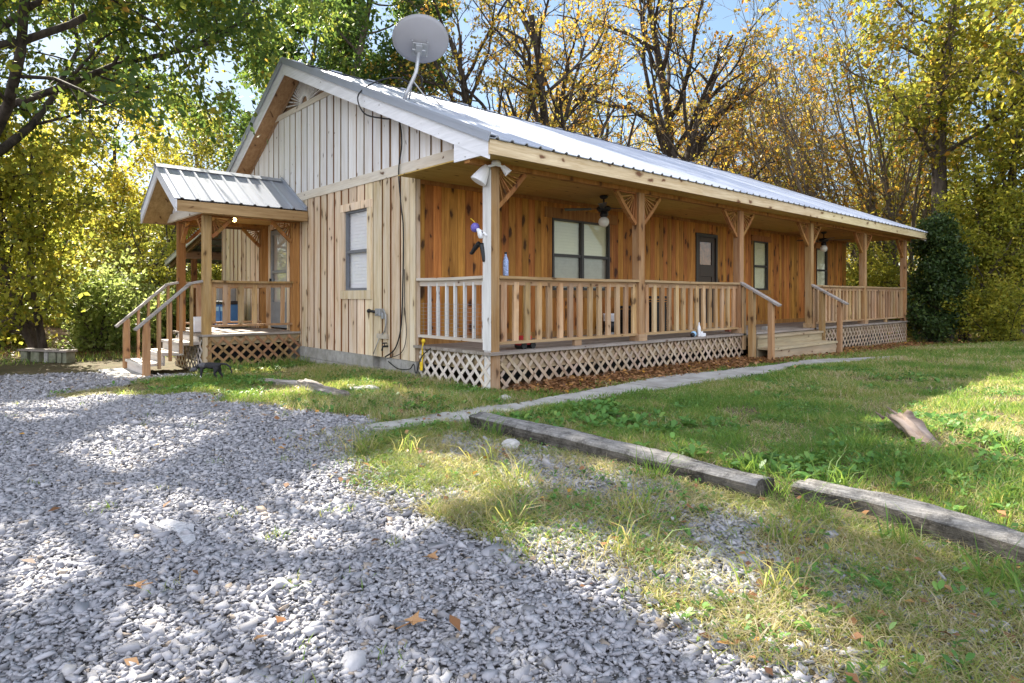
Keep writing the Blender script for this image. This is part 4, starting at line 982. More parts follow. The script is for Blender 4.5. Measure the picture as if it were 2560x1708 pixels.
# ---------------- timbers, log, stump
def timber(name, mat, pts, w, h, label, cat, group=None, rough=.012, tilt=0, seed=1, tail=None, e=9):
    rr = random.Random(seed); P = [V(p) for p in pts]; path = []
    for a, b in zip(P, P[1:]):
        n = max(2, int((b - a).length / .06)); path += [a.lerp(b, k / n) for k in range(n)]
    path.append(P[-1]); prof = []
    for k in range(20):
        a = 2 * math.pi * k / 20; c, s_ = math.cos(a), math.sin(a)
        q = (abs(c) ** e + abs(s_) ** e) ** (-1 / e); prof.append((c * q * w / 2, s_ * q * h / 2))
    d = (P[-1] - P[0]).normalized(); a_ = V((d.y, -d.x, 0)).normalized(); v = []; m = len(path); ph = [rr.random() * 6 for _ in prof]
    for i, p in enumerate(path):
        t = i / (m - 1)
        k = 1 if tail is None else (1 - tail * t * t)
        for j, (x, z) in enumerate(prof):
            q = 1 + rough * 6 * (math.sin(i * .37 + ph[j] * 3) * .4 + math.sin(i * .13 + ph[j]) * .5 + rr.uniform(-.34, .34)) * (1.7 if z > 0 else 1)
            v.append(p + a_ * x * q * k + V((0, 0, z * q * k)))
    n = len(prof); f = [(i * n + j, i * n + (j + 1) % n, (i + 1) * n + (j + 1) % n, (i + 1) * n + j) for i in range(m - 1) for j in range(n)]
    f += [tuple(range(n - 1, -1, -1)), tuple((m - 1) * n + j for j in range(n))]
    mis = [1 if (v[q[0]].z + v[q[1]].z + v[q[2]].z) / 3 > (path[min(int(q[0] // n), m - 1)].z + h * .40) else 0 for q in f]
    o = MB().add(v, f, mi=mis).build(name, [mat, 'timber_top' if mat == 'timber' else mat], smooth=mat != 'oldlog'); return tag(o, label, cat, group)
timber('landscape_timber', 'timber', [(-1.49, -1.60, .062), (-1.50, -2.8, .060), (-1.54, -4.22, .05)], .20, .17, 'long grey weathered landscape timber between gravel and lawn, meeting the path', 'timber', 'landscape timbers edging the lawn', seed=3)
timber('landscape_timber', 'timber', [(-1.40, -4.36, .05), (-1.40, -4.75, .058), (-1.58, -5.4, .065), (-1.95, -6.8, .07)], .175, .16, 'grey weathered landscape timber nearest the camera, below the stump', 'timber', 'landscape timbers edging the lawn', seed=8)
timber('log', 'oldlog', [(-1.74, 2.85, G(-1.6, 3.3) + .03), (-1.62, 1.72, G(-1.56, 2) + .04)], .12, .10, 'rotting grey half of a timber in the grass, farther from the porch corner', 'log', 'old logs in the grass', rough=.02, seed=5)
timber('log', 'oldlog', [(-1.62, 1.70, G(-1.56, 2) + .05), (-1.66, .50, G(-1.5, .85) + .03)], .15, .13, 'dark cracked timber piece in the grass below the gable window', 'log', 'old logs in the grass', rough=.025, seed=6, tail=.3)
sx, sy = -.16, -4.52
z0 = G(sx, sy)
pts = [V((.09, -4.41, .29)), V((.04, -4.48, .265)), V((-.02, -4.57, .20)), V((-.08, -4.68, .12))]
timber('stump', 'stump', pts, .125, .10, 'broken leaning piece of tree stump among weeds on the lawn mound', 'stump', rough=.075, seed=9, e=2.0)
_st = bpy.data.objects['stump']; _q = np.random.default_rng(3)
_mb = MB()
for _k in range(9):
    _a = V((.09, -4.41, .28)) + V((_q.normal(0, .03), _q.normal(0, .03), _q.normal(0, .02))); _d = V((.05, .09, .045)) * float(_q.uniform(.4, 1.1)); _mb.beam(_a, _a + _d, .022, .016, w2=.003, h2=.003)
_mb.build('splinters', 'stump', _st)
tag(MB().add([(-1.35, 1.0, G(-1.35, 1) - .02), (-1.0, .85, G(-1, .85) - .02), (-.95, 1.12, G(-.95, 1.1) - .02), (-1.28, 1.22, G(-1.28, 1.2) - .02), (-1.33, 1.02, G(-1.35, 1) + .05), (-1.03, .88, G(-1, .85) + .045), (-.98, 1.10, G(-.95, 1.1) + .05), (-1.27, 1.19, G(-1.28, 1.2) + .045)], [(3, 2, 1, 0), (4, 5, 6, 7), (0, 1, 5, 4), (1, 2, 6, 5), (2, 3, 7, 6), (3, 0, 4, 7)]).build('flat_rock', 'rock', bevel=.012), 'pale flat rock in the grass right of the dark log', 'rock')

def rock(x, y, r, label, mat='rock', flat=.6, seed=0):
    rr = np.random.default_rng(seed); mb = MB(); mb.ball((0, 0, 0), 1, 7)
    g = G(x, y); mb.v = [(x + a * r * (1 + rr.uniform(-.18, .18)), y + b * r * (1 + rr.uniform(-.18, .18)), g + r * flat * .4 + c * r * flat * (1 + rr.uniform(-.15, .15))) for a, b, c in mb.v]
    tag(mb.build('rock', mat), label, 'rock', 'loose rocks')
rock(-.32, -.62, .07, 'round pale rock beside the path near the porch corner', seed=1)
rock(-.30, .12, .06, 'small pale stone at the foot of the corner lattice', seed=2, flat=.4)
rock(-1.78, -2.35, .075, 'pale stone against the gravel side of the long timber', seed=3)
tag((MB().add([(x, y, G(x, y) + .012 + .006 * k) for k in (0,) for x, y in [(-4.20, -2.42), (-4.13, -2.38), (-4.10, -2.47), (-4.06, -2.56), (-4.09, -2.66), (-4.12, -2.80), (-4.17, -2.84), (-4.16, -2.70), (-4.15, -2.60), (-4.19, -2.50)]], [tuple(range(9, -1, -1))])).build('mortar_patch', 'chip'), 'irregular patch of white spilled mortar on the gravel', 'mortar patch')
_o = bpy.data.objects['mortar_patch']; _s = _o.modifiers.new('thick', 'SOLIDIFY'); _s.thickness = .008; _s.offset = 1

# path of concrete slabs
def slab(poly, k):
    v = [(x, y, float(gz(x, y)) + .028) for x, y in poly] + [(x, y, float(gz(x, y)) - .05) for x, y in poly]; n = len(poly)
    return v, [tuple(range(n)), tuple(range(2 * n - 1, n - 1, -1))] + [(i, n + i, n + (i + 1) % n, (i + 1) % n) for i in range(n)]
up_ = [(-2.25, -1.00), (-1.6, -.97), (-.95, -.93), (-.48, -.98), (.1, -.93), (.7, -.86), (1.6, -.82), (2.6, -.78), (3.8, -.90), (5.0, -1.05), (6.4, -.92), (7.4, -1.15), (8.6, -1.6)]
lo_ = [(-2.30, -1.28), (-1.7, -1.35), (-1.2, -1.40), (-.55, -1.25), (.05, -1.30), (.75, -1.38), (1.6, -1.42), (2.4, -1.46), (3.7, -1.58), (4.9, -1.52), (6.1, -1.62), (7.1, -1.95), (8.4, -2.05)]
mb = MB(); q = np.random.default_rng(4)
for i in range(len(up_) - 1):
    P = [np.array(p) for p in (lo_[i], lo_[i + 1], up_[i + 1], up_[i])]; c = sum(P) / 4; P = [c + (p - c) * .985 for p in P]; poly = []
    for a, b in zip(P, P[1:] + P[:1]):
        for t in np.linspace(0, 1, 7)[:-1]:
            w = a + (b - a) * t + q.uniform(-.022, .022, 2); poly.append((float(w[0]), float(w[1])))
    v, f_ = slab(poly, i); mb.add(v, f_)
structure(mb.build('path', 'concrete'))

# ------------------------------------------------------------------ trees
M['bark_dark'] = barkmat('dark_bark', (.025, .02, .016), (.085, .068, .055))
M['bark_grey'] = barkmat('grey_brown_bark', (.05, .04, .032), (.15, .12, .10))
M['bark_pale'] = barkmat('pale_twiggy_bark', (.09, .07, .05), (.22, .18, .13))
GR, YG, YE, OR = (.045, .085, .016), (.20, .24, .025), (.46, .36, .03), (.50, .17, .02)
M['leaf_oak'] = leafmat('oak_leaves', (0, (.035, .072, .014)), (.4, (.075, .135, .024)), (.68, (.20, .24, .03)), (.9, (.46, .36, .035)), (1, (.42, .17, .03)))
M['leaf_green'] = leafmat('green_leaves', (0, (.022, .050, .010)), (.5, (.050, .10, .016)), (.85, (.13, .18, .02)), (1, (.28, .24, .03)))
M['leaf_yellow'] = leafmat('yellow_leaves', (0, (.14, .17, .02)), (.3, (.34, .32, .03)), (.8, (.60, .45, .035)), (1, (.52, .24, .03)))
M['leaf_olive'] = leafmat('yellow_green_leaves', (0, (.07, .10, .018)), (.35, (.20, .22, .025)), (.75, (.42, .36, .035)), (1, (.54, .34, .035)))
M['leaf_orange'] = leafmat('orange_leaves', (0, (.16, .16, .03)), (.35, (.36, .22, .035)), (.7, (.50, .19, .025)), (1, (.42, .11, .02)))
M['leaf_rust'] = leafmat('rust_and_green_leaves', (0, (.09, .11, .02)), (.3, (.26, .22, .03)), (.65, (.50, .27, .03)), (1, (.52, .16, .02)))
M['leaf_low'] = leafmat('undergrowth_leaves', (0, (.10, .14, .02)), (.4, (.26, .28, .035)), (.8, (.48, .42, .05)), (1, (.56, .38, .05)))
M['leaf_dark'] = leafmat('evergreen_leaves', (0, (.014, .028, .010)), (.55, (.035, .07, .016)), (.9, (.09, .13, .025)), (1, (.25, .24, .04)), trans=.2)
M['leaf_pale'] = leafmat('pale_bush_leaves', (0, (.13, .19, .05)), (.6, (.30, .38, .10)), (1, (.55, .54, .22)))

def unit(v): return v / (np.linalg.norm(v) + 1e-9)
class Tree:
    """grows a tapered trunk, limbs, branches and twigs, with leaves scattered round the twigs"""
    def __init__(s, seed, P):
        s.r = np.random.default_rng(seed); s.P = P; s.tv = []; s.tf = []; s.nv = 0; s.lp = []; s.ld = []; s.lc = []
        d0 = unit(np.array([P.get('lean', (0, 0))[0], P.get('lean', (0, 0))[1], 1.0]))
        for k in range(P.get('stems', 1)):
            a = s.r.random() * 6.28; dd = unit(d0 + (np.array([math.cos(a), math.sin(a), 0]) * P.get('splay', .3) if P.get('stems', 1) > 1 else 0))
            o = np.array([math.cos(a), math.sin(a), 0]) * (.12 if P.get('stems', 1) > 1 else 0)
            s.branch(o + np.array([0, 0, -.25]), dd, P['H'] * s.r.uniform(.85, 1.0 if P.get('stems', 1) > 1 else .86), P['R'], 0)
    def tube(s, pts, rad, n):
        m = len(pts); d = np.gradient(pts, axis=0); d /= np.linalg.norm(d, axis=1)[:, None] + 1e-9
        a = np.cross(d, [.31, .2, .93]); a /= np.linalg.norm(a, axis=1)[:, None] + 1e-9; b = np.cross(d, a)
        t = np.arange(n) * 2 * math.pi / n
        v = pts[:, None] + (a[:, None] * np.cos(t)[None, :, None] + b[:, None] * np.sin(t)[None, :, None]) * rad[:, None, None]
        i = np.arange(m * n).reshape(m, n); j = np.roll(i, -1, 1)
        s.tf.append(np.stack([i[:-1], j[:-1], j[1:], i[1:]], -1).reshape(-1, 4) + s.nv); s.tv.append(v.reshape(-1, 3)); s.nv += m * n
    def branch(s, p, d, L, r0, lv):
        P, r = s.P, s.r; ns = (9, 7, 5, 3, 3)[lv]; pts = [p]; ds = [d]
        for i in range(ns):
            d = unit(d + r.normal(0, P['wob'][lv], 3) + np.array([0, 0, P['trop'][lv]])); p = p + d * L / ns; pts.append(p); ds.append(d)
        pts = np.array(pts); t = np.linspace(0, 1, ns + 1); end = (.28, .3, .35, .4, .4)[lv]
        rad = r0 * (1 - (1 - end) * t)
        if lv == 0: rad = rad * (1 + .5 * np.exp(-t * 16))
        s.tube(pts, np.maximum(rad, .0035), (9, 6, 4, 3, 3)[lv])
        if lv < P['levels']:
            n = P['n'][lv]; lo = P['lo'][lv]
            for k in range(n):
                tt = lo + (1 - lo) * (k + r.random() * .9) / n; x = tt * ns; i = min(int(x), ns - 1); f = x - i
                q = pts[i] * (1 - f) + pts[i + 1] * f; dd = ds[i + 1]
                an = R(P['ang'][lv]) * r.uniform(.7, 1.25); az = k * 2.4 + r.random() * 1.2
                u = unit(np.cross(dd, [.1, .3, .9] if abs(dd[2]) < .95 else [1, 0, 0])); w = np.cross(dd, u)
                nd = unit(dd * math.cos(an) + (u * math.cos(az) + w * math.sin(az)) * math.sin(an))
                if lv == 0 and 'bias' in P: nd = unit(nd + np.array([*P['bias'], 0.]))
                sh = P['shape'](tt) if lv == 0 else (1.05 - .55 * tt)
                s.branch(q, nd, (P['H'] if lv == 0 else L) * P['ratio'][lv] * sh * r.uniform(.75, 1.2), (rad[i]) * P['rr'][lv] * r.uniform(.8, 1.1), lv + 1)
        if lv >= P['levels'] - P.get('leafy', 0) and r.random() < P.get('leafed', 1):
            n = P['leaves'] if lv == P['levels'] else P['leaves'] // 2
            n = r.poisson(n); tt = r.uniform(.1, 1.12, n); x = np.clip(tt, 0, 1) * ns; i = np.minimum(x.astype(int), ns - 1); f = (x - i)[:, None]
            q = pts[i] * (1 - f) + pts[i + 1] * f + r.normal(0, P['spread'], (n, 3)) * np.array([1, 1, .75])
            s.lp.append(q); s.ld.append(np.repeat(unit(d)[None], n, 0)); s.lc.append(np.full(n, r.random()))
    def meshes(s):
        r, P = s.r, s.P; c = np.concatenate(s.lp) if s.lp else np.zeros((0, 3)); n = len(c)
        a = np.concatenate(s.ld) * .5 + r.normal(0, .7, (n, 3)) + np.array([0, 0, -P.get('droop', .35)]); a /= np.linalg.norm(a, axis=1)[:, None]
        b = np.cross(a, r.normal(0, 1, (n, 3)) + np.array([0, 0, 1.2])); b /= np.linalg.norm(b, axis=1)[:, None] + 1e-9
        L = (P['leaf'] * r.uniform(.6, 1.3, n))[:, None]; wd = P.get('lw', .30); nn = np.cross(a, b)
        v = np.stack([c, c + a * L * .45 + b * L * wd + nn * L * .06, c + a * L - nn * L * .08, c + a * L * .45 - b * L * wd + nn * L * .06], 1).reshape(-1, 3)
        f = np.arange(4 * n).reshape(n, 4)
        rnd = np.clip(np.concatenate(s.lc) * .55 + r.random(n) * .45 + P.get('hue', 0), 0, 1) if n else np.zeros(0)
        return np.concatenate(s.tv), np.concatenate(s.tf), v, f, rnd

dome = lambda t: math.sqrt(max(.05, 1 - ((t - .35) / .8) ** 2))
cone = lambda t: 1.15 - .75 * t
flat = lambda t: .6 + .5 * t
KIND = {
 'oak':    dict(H=12.0, R=.30, levels=3, n=(20, 9, 8), lo=(.26, .25, .15), ang=(68, 48, 45), ratio=(.56, .42, .36), rr=(.36, .5, .5), wob=(.06, .14, .2, .2), trop=(.03, .02, -.02, -.1), shape=dome, leaves=72, spread=.24, leaf=.125, mat='leaf_oak', bark='bark_dark', droop=.6),
 'green':  dict(H=17, R=.28, levels=3, n=(24, 8, 6), lo=(.30, .2, .15), ang=(62, 48, 45), ratio=(.26, .42, .40), rr=(.36, .5, .5), wob=(.05, .12, .2, .2), trop=(.03, .03, 0, -.05), shape=dome, leaves=30, spread=.24, leaf=.19, mat='leaf_green', bark='bark_grey', droop=.5),
 'yellow': dict(H=10, R=.17, levels=3, n=(18, 8, 6), lo=(.22, .2, .15), ang=(55, 48, 45), ratio=(.34, .42, .40), rr=(.42, .5, .5), wob=(.08, .14, .2, .2), trop=(.03, .04, 0, -.05), shape=dome, leaves=12, spread=.22, leaf=.16, mat='leaf_yellow', bark='bark_dark', droop=.45),
 'olive':  dict(H=11, R=.18, levels=3, n=(20, 8, 6), lo=(.28, .2, .15), ang=(52, 48, 45), ratio=(.27, .42, .40), rr=(.42, .5, .5), wob=(.07, .14, .2, .2), trop=(.03, .03, 0, -.08), shape=dome, leaves=11, spread=.24, leaf=.165, mat='leaf_olive', bark='bark_grey', droop=.55),
 'small':  dict(H=5.0, R=.085, levels=3, n=(13, 7, 5), lo=(.16, .2, .15), ang=(50, 45, 45), ratio=(.36, .42, .42), rr=(.5, .5, .5), wob=(.10, .15, .2, .2), trop=(.03, .03, 0, -.05), shape=dome, leaves=10, spread=.15, leaf=.125, mat='leaf_low', bark='bark_grey', stems=3, splay=.34, droop=.4),
 'smally': dict(H=5.5, R=.085, levels=3, n=(13, 7, 5), lo=(.18, .2, .15), ang=(52, 45, 45), ratio=(.36, .42, .42), rr=(.5, .5, .5), wob=(.10, .15, .2, .2), trop=(.03, .03, 0, -.05), shape=dome, leaves=10, spread=.16, leaf=.13, mat='leaf_yellow', bark='bark_dark', stems=2, splay=.3, droop=.4),
 'sparse': dict(H=16, R=.34, levels=4, n=(14, 7, 6, 5), lo=(.34, .25, .2, .2), ang=(40, 40, 42, 45), ratio=(.40, .46, .45, .45), rr=(.56, .55, .52, .55), wob=(.10, .15, .18, .2, .2), trop=(.02, .05, .03, .02, 0), shape=lambda t: 1.1 - .4 * t, leaves=3.2, spread=.10, leaf=.16, mat='leaf_rust', bark='bark_dark', droop=.4, leafed=.45),
 'sparsey': dict(H=13, R=.17, levels=4, n=(14, 7, 6, 4), lo=(.28, .25, .2, .2), ang=(38, 40, 42, 45), ratio=(.38, .46, .45, .45), rr=(.48, .55, .55, .6), wob=(.09, .15, .18, .2, .2), trop=(.02, .05, .03, .02, 0), shape=lambda t: 1.1 - .4 * t, leaves=3.6, spread=.14, leaf=.15, mat='leaf_rust', bark='bark_grey', droop=.4, leafed=.42),
 'vase':   dict(H=8.0, R=.055, levels=3, n=(9, 6, 5), lo=(.3, .2, .2), ang=(26, 32, 38), ratio=(.36, .5, .5), rr=(.55, .6, .6), wob=(.05, .10, .15, .2), trop=(.03, .04, .03, 0), shape=flat, leaves=3, spread=.10, leaf=.13, mat='leaf_rust', bark='bark_pale', stems=11, splay=.55, leafed=.5),
 'ever':   dict(H=4.6, R=.09, levels=3, n=(34, 9, 5), lo=(.06, .15, .15), ang=(66, 48, 45), ratio=(.24, .45, .45), rr=(.5, .5, .5), wob=(.05, .12, .2, .2), trop=(.02, .03, 0, 0), shape=cone, leaves=11, spread=.12, leaf=.11, mat='leaf_dark', bark='bark_dark', droop=.2),
 'bush':   dict(H=1.9, R=.03, levels=2, n=(13, 8), lo=(.1, .15), ang=(42, 45), ratio=(.42, .45), rr=(.6, .6), wob=(.1, .15, .2), trop=(.04, .03, 0), shape=flat, leaves=12, spread=.11, leaf=.11, mat='leaf_pale', bark='bark_grey', stems=7, splay=.55, droop=.2),
 'shrub':  dict(H=2.2, R=.03, levels=2, n=(12, 8), lo=(.1, .15), ang=(46, 45), ratio=(.40, .45), rr=(.6, .6), wob=(.1, .15, .2), trop=(.04, .03, 0), shape=flat, leaves=13, spread=.14, leaf=.12, mat='leaf_low', bark='bark_dark', stems=6, splay=.6, droop=.3),
}
MESH = {}
# gaps in the crowns through which the sun reaches the drive and the lawn (ground outlines)
LIT = [np.array(p) for p in ([(-4.28, -.31), (-3.75, .45), (-3.11, .40), (-3.15, -.21), (-3.65, -.79), (-4.07, -1.19)], [(-5.6, 3.0), (-4.5, 2.79), (-4.07, 2.59), (-3.58, 3.2), (-3.3, 2.72), (-4.2, 1.11), (-5.4, 1.3)],
  [(-3.0, -2.0), (-2.51, -2.15), (-2.34, -3.0), (-2.42, -3.28), (-2.85, -3.29), (-3.47, -3.43), (-3.89, -3.18), (-3.92, -2.33), (-3.38, -2.3)], [(-3.0, -3.8), (-2.67, -4.28), (-2.6, -4.85), (-2.85, -5.4), (-3.25, -5.2), (-3.13, -4.6)],
  [(-5.4, -2.3), (-4.3, -1.9), (-4.0, -1.96), (-4.32, -2.73), (-4.7, -3.0), (-5.4, -3.1)], [(-4.44, -3.43), (-3.97, -3.63), (-4.2, -4.2), (-4.6, -4.0)], [(-.6, -3.75), (12, -3.75), (12, -9), (2.0, -9), (.9, -4.9), (.2, -4.25)], [(-6.0, 8.8), (-1.2, 8.2), (-.6, 10.5), (-4.5, 12.5)], [(-2.5, 1.2), (-1.35, 1.2), (-1.1, 1.9), (-1.5, 2.7), (-2.5, 2.6)])]
def sungap(v):
    """True for leaf points standing between the sun and one of the outlines"""
    k = v[:, 2] / sd.z; x = v[:, 0] - sd.x * k; y = v[:, 1] - sd.y * k; m = np.zeros(len(v), bool)
    for P in LIT: m |= polydist(x, y, P) < .12
    for c, r in GLOW:                                     # low trees the sun reaches past the taller ones
        w = v - np.array(c); k = w @ SD; m |= (k > r) & (np.linalg.norm(w - k[:, None] * SD, axis=1) < r)
    return m
SD = np.array(sd)
GLOW = [((*at(295, 24), 5.0), 3.0), ((*at(122, 13.6), 2.6), 1.7), ((*at(265, 15.2), 1.2), 1.2), ((*at(215, 23), 3.5), 2.0), ((*at(30, 28), 5.0), 2.5), ((*at(400, 20), 3.0), 2.0), ((*at(140, 19), 2.5), 2.6), ((*at(330, 18), 2.0), 2.2), ((*at(0, 16), 2.5), 2.0), ((*at(480, 27), 6.0), 3.0)]
def tree_mesh(kind, var, place=None, **over):
    key = (kind, var, place)
    if key not in MESH:
        P = dict(KIND[kind]); P.update(over); t = Tree(100 + sum(map(ord, kind)) * 7 + var, P); tv, tf, lv, lf, rn = t.meshes()
        if place:
            px, py, pz_, s, rz = place; c = lv[::4] * s; ca, sa = math.cos(rz), math.sin(rz)
            w = np.stack([c[:, 0] * ca - c[:, 1] * sa + px, c[:, 0] * sa + c[:, 1] * ca + py, c[:, 2] + pz_], 1)
            keep = ~(sungap(w) & (t.r.random(len(w)) < .97)); lv = lv.reshape(-1, 4, 3)[keep].reshape(-1, 3); lf = np.arange(len(lv)).reshape(-1, 4); rn = rn[keep]
        a = npmesh('trunk', tv, tf, P['bark'], smooth=True); b = npmesh('crown', lv, lf, P['mat'], rnd=rn)
        MESH[key] = (a.data, b.data); bpy.data.objects.remove(a); bpy.data.objects.remove(b)
    return MESH[key]
NTREE = 0
def plant(kind, var, x, y, s=1.0, rz=0.0, label='', cat='tree', group=None, name='tree', gaps=False, **over):
    a, b = tree_mesh(kind, var, (x, y, G(x, y), s, rz) if gaps else None, **over)
    o = thing(name, label, cat, (x, y, G(x, y)), group); o.scale = (s, s, s); o.rotation_euler = (0, 0, rz)
    for nm, me in (('trunk', a), ('crown', b)):
        c = bpy.data.objects.new(nm, me); COL.objects.link(c); c.parent = o
    return o
bw_ = 'woods around the house'
def P_(kind, var, u, d, s, rz, label, cat='tree', name='tree', **over): return plant(kind, var, *at(u, d), s, rz, label, cat, bw_, name, **over)
# left side
P_('oak', 0, -110, 10.5, 1.0, .4, 'large dark leaved tree at the left edge spreading its limbs over the drive', name='oak_tree', bias=(.22, -.10), gaps=True)
P_('oak', 1, -420, 13.5, 1.0, 2.0, 'dark leaved tree out at the far left whose branches reach into the upper corner', name='oak_tree', bias=(.2, -.12), gaps=True)
P_('yellow', 0, 295, 24, .92, .5, 'yellow leaved tree with a dark forked trunk left of the side porch')
P_('small', 0, 122, 13.6, 1.0, .0, 'small many stemmed tree behind the block bench', name='small_tree')
P_('yellow', 1, 30, 28, 1.0, 1.0, 'yellow tree with twin dark trunks at the left edge')
P_('bush', 0, 265, 15.2, 1.0, .0, 'pale green leafy bush left of the side porch steps', 'bush', 'bush')
P_('small', 1, 400, 20, 1.05, 1.3, 'small green tree seen through the side porch', name='small_tree')
P_('smally', 0, 215, 23, 1.05, 2.2, 'small yellow tree some way behind the pale green bush', name='small_tree')
P_('smally', 1, 20, 15.5, .8, .9, 'small yellow tree at the far left edge behind the leaf litter', name='small_tree')
P_('olive', 0, 480, 27, .95, .2, 'olive tree with mixed leaves standing left of the gable roof')
P_('shrub', 0, 30, 16.2, .8, .3, 'dark shrub at the left edge beside the brown leaf litter', 'bush', 'shrub')
P_('bush', 1, 372, 17.5, .8, 2.3, 'loose pale bush just left of the side steps handrail', 'bush', 'bush')
P_('shrub', 0, 520, 19, 1.0, 4.0, 'shrub seen below the lean-to roof', 'bush', 'shrub')
# behind the house
P_('green', 0, 835, 27, 1.05, .3, 'tall dense green tree with a thick trunk rising behind the gable roof', name='green_tree', gaps=True)
P_('green', 1, 690, 30, .95, 1.9, 'tall green tree behind the left slope of the gable', name='green_tree', gaps=True)
P_('green', 0, 985, 34, .82, 4.0, 'green tree behind the satellite dish', name='green_tree', gaps=True)
P_('sparse', 0, 1745, 25, 1.05, .2, 'tall nearly bare tree with a thick dark forked trunk above the roof', name='bare_tree', leafed=.3)
P_('sparse', 1, 1470, 27, .95, 1.0, 'bare tree leaning left with orange leaves in its middle', name='bare_tree', lean=(-.22, .25))
P_('sparse', 2, 1250, 30, .9, 2.6, 'leaning bare tree just right of the satellite dish', name='bare_tree', lean=(-.18, .2))
P_('sparse', 1, 1600, 33, 1.0, 3.4, 'bare dark tree between the leaning tree and the thick forked trunk', name='bare_tree')
P_('sparsey', 0, 1390, 32, .9, .2, 'thin tree with sparse yellow green leaves above the middle of the roof', name='bare_tree')
P_('sparsey', 1, 1130, 29, .85, 2.0, 'thin tree with sparse leaves directly behind the dish', name='bare_tree')
P_('sparsey', 0, 1850, 36, .95, 2.9, 'slender sparse tree right of the thick forked trunk', name='bare_tree')
P_('sparsey', 1, 1970, 33, .8, 4.4, 'slender leaning sparse tree above the far end of the roof', name='bare_tree')
P_('sparse', 3, 1660, 25, .8, 1.7, 'bare tree with twisting limbs left of the thick forked trunk', name='bare_tree', leafed=.3, lean=(.1, .12))
P_('sparse', 4, 1330, 25.5, .85, .9, 'bare dark limbed tree rising above the middle of the roof', name='bare_tree', leafed=.3, lean=(-.12, .2))
P_('sparse', 3, 1560, 36, 1.0, 5.2, 'far bare tree behind the leaning one', name='bare_tree', leafed=.3, lean=(.1, .12))
P_('sparse', 4, 1900, 31, .9, 3.9, 'bare tree leaning right beyond the forked trunk', name='bare_tree', leafed=.3, lean=(-.12, .2))
P_('smally', 1, 1400, 24, .95, .7, 'low yellow tree peeking over the middle of the roof', name='small_tree')
P_('smally', 0, 1200, 24, 1.0, 1.9, 'low yellow tree peeking over the roof right of the dish', name='small_tree')
P_('yellow', 1, 1915, 55, .85, 2.9, 'bright yellow distant tree over the far end of the roof')
# right side
P_('vase', 0, 2165, 22.5, 1.35, .3, 'vase shaped thin stemmed tree with orange leaves behind the far end of the porch', name='crape_myrtle')
P_('vase', 1, 2050, 25, 1.25, 1.3, 'vase shaped thin stemmed tree behind the roof end', name='crape_myrtle')
P_('vase', 0, 2270, 24, 1.4, 2.3, 'vase shaped orange leaved tree left of the thick trunk on the right', name='crape_myrtle')
P_('green', 3, 2345, 20.5, 1.0, .6, 'tall tree with a thick bare grey trunk right of the house', mat='leaf_olive', R=.30, lo=(.42, .25, .15), leaves=10, H=16)
P_('olive', 2, 2790, 14.5, 1.05, 2.2, 'large yellow green tree at the right edge with branches hanging into the frame', bias=(-.30, .16), lo=(.36, .25, .15), H=13, droop=.9)
P_('olive', 3, 2790, 18, 1.0, 1.1, 'tall tree at the right edge whose drooping crown fills the upper corner', bias=(-.15, .1), lo=(.34, .25, .15), H=14, droop=.9)
P_('olive', 0, 2480, 20.5, 1.0, 3.1, 'leafy tree with slim dark trunk at the right edge of the lawn')
P_('ever', 0, 2335, 18.2, .92, .3, 'dark evergreen bush at the far corner of the porch', 'bush', 'evergreen_bush')
P_('small', 1, 2420, 19.5, .9, .8, 'small leafy tree right of the dark evergreen bush', name='small_tree')
P_('small', 0, 2540, 18, .95, 2.9, 'small leafy tree at the right edge behind the lawn', name='small_tree')
P_('shrub', 1, 2210, 22, 1.1, 1.0, 'green shrub seen between the last two porch posts', 'bush', 'shrub')
P_('shrub', 0, 2120, 24, 1.0, 2.0, 'yellow green shrub seen beyond the end of the stained wall', 'bush', 'shrub')
P_('shrub', 0, 2500, 17.5, .75, 5.0, 'low shrub at the far right edge of the lawn', 'bush', 'shrub')
# the deeper woods
q = np.random.default_rng(77)
DEEP = [('yellow', 0), ('yellow', 1), ('olive', 0), ('olive', 1), ('smally', 0), ('small', 1)]
for i in range(44):
    u = -400 + 3400 * (i + q.random() * .8) / 44; d = q.uniform(30, 52) if u > 1000 else q.uniform(36, 58); k, v = DEEP[q.integers(len(DEEP))]
    if 1000 < u < 1950: k, v = ('smally', 0) if q.random() < .6 else ('sparsey', 1); d = q.uniform(38, 60)
    s = (q.uniform(.8, 1.15) if u > 1000 else q.uniform(.65, .95)) * (1.25 if k in ('small', 'smally') else 1)
    plant(k, v, *at(u, d), s, q.random() * 6.28, 'one of the yellowing trees filling the woods farther back', 'tree', 'yellowing trees deeper in the woods')
for i in range(34):
    u = -400 + 3300 * (i + q.random() * .8) / 34; d = q.uniform(24, 34)
    if 560 < u < 2080: continue
    plant('shrub', int(q.integers(2)), *at(u, d), q.uniform(.9, 1.5), q.random() * 6.28, 'one of the leafy undergrowth shrubs between the tree trunks', 'bush', 'undergrowth shrubs in the woods', 'shrub')

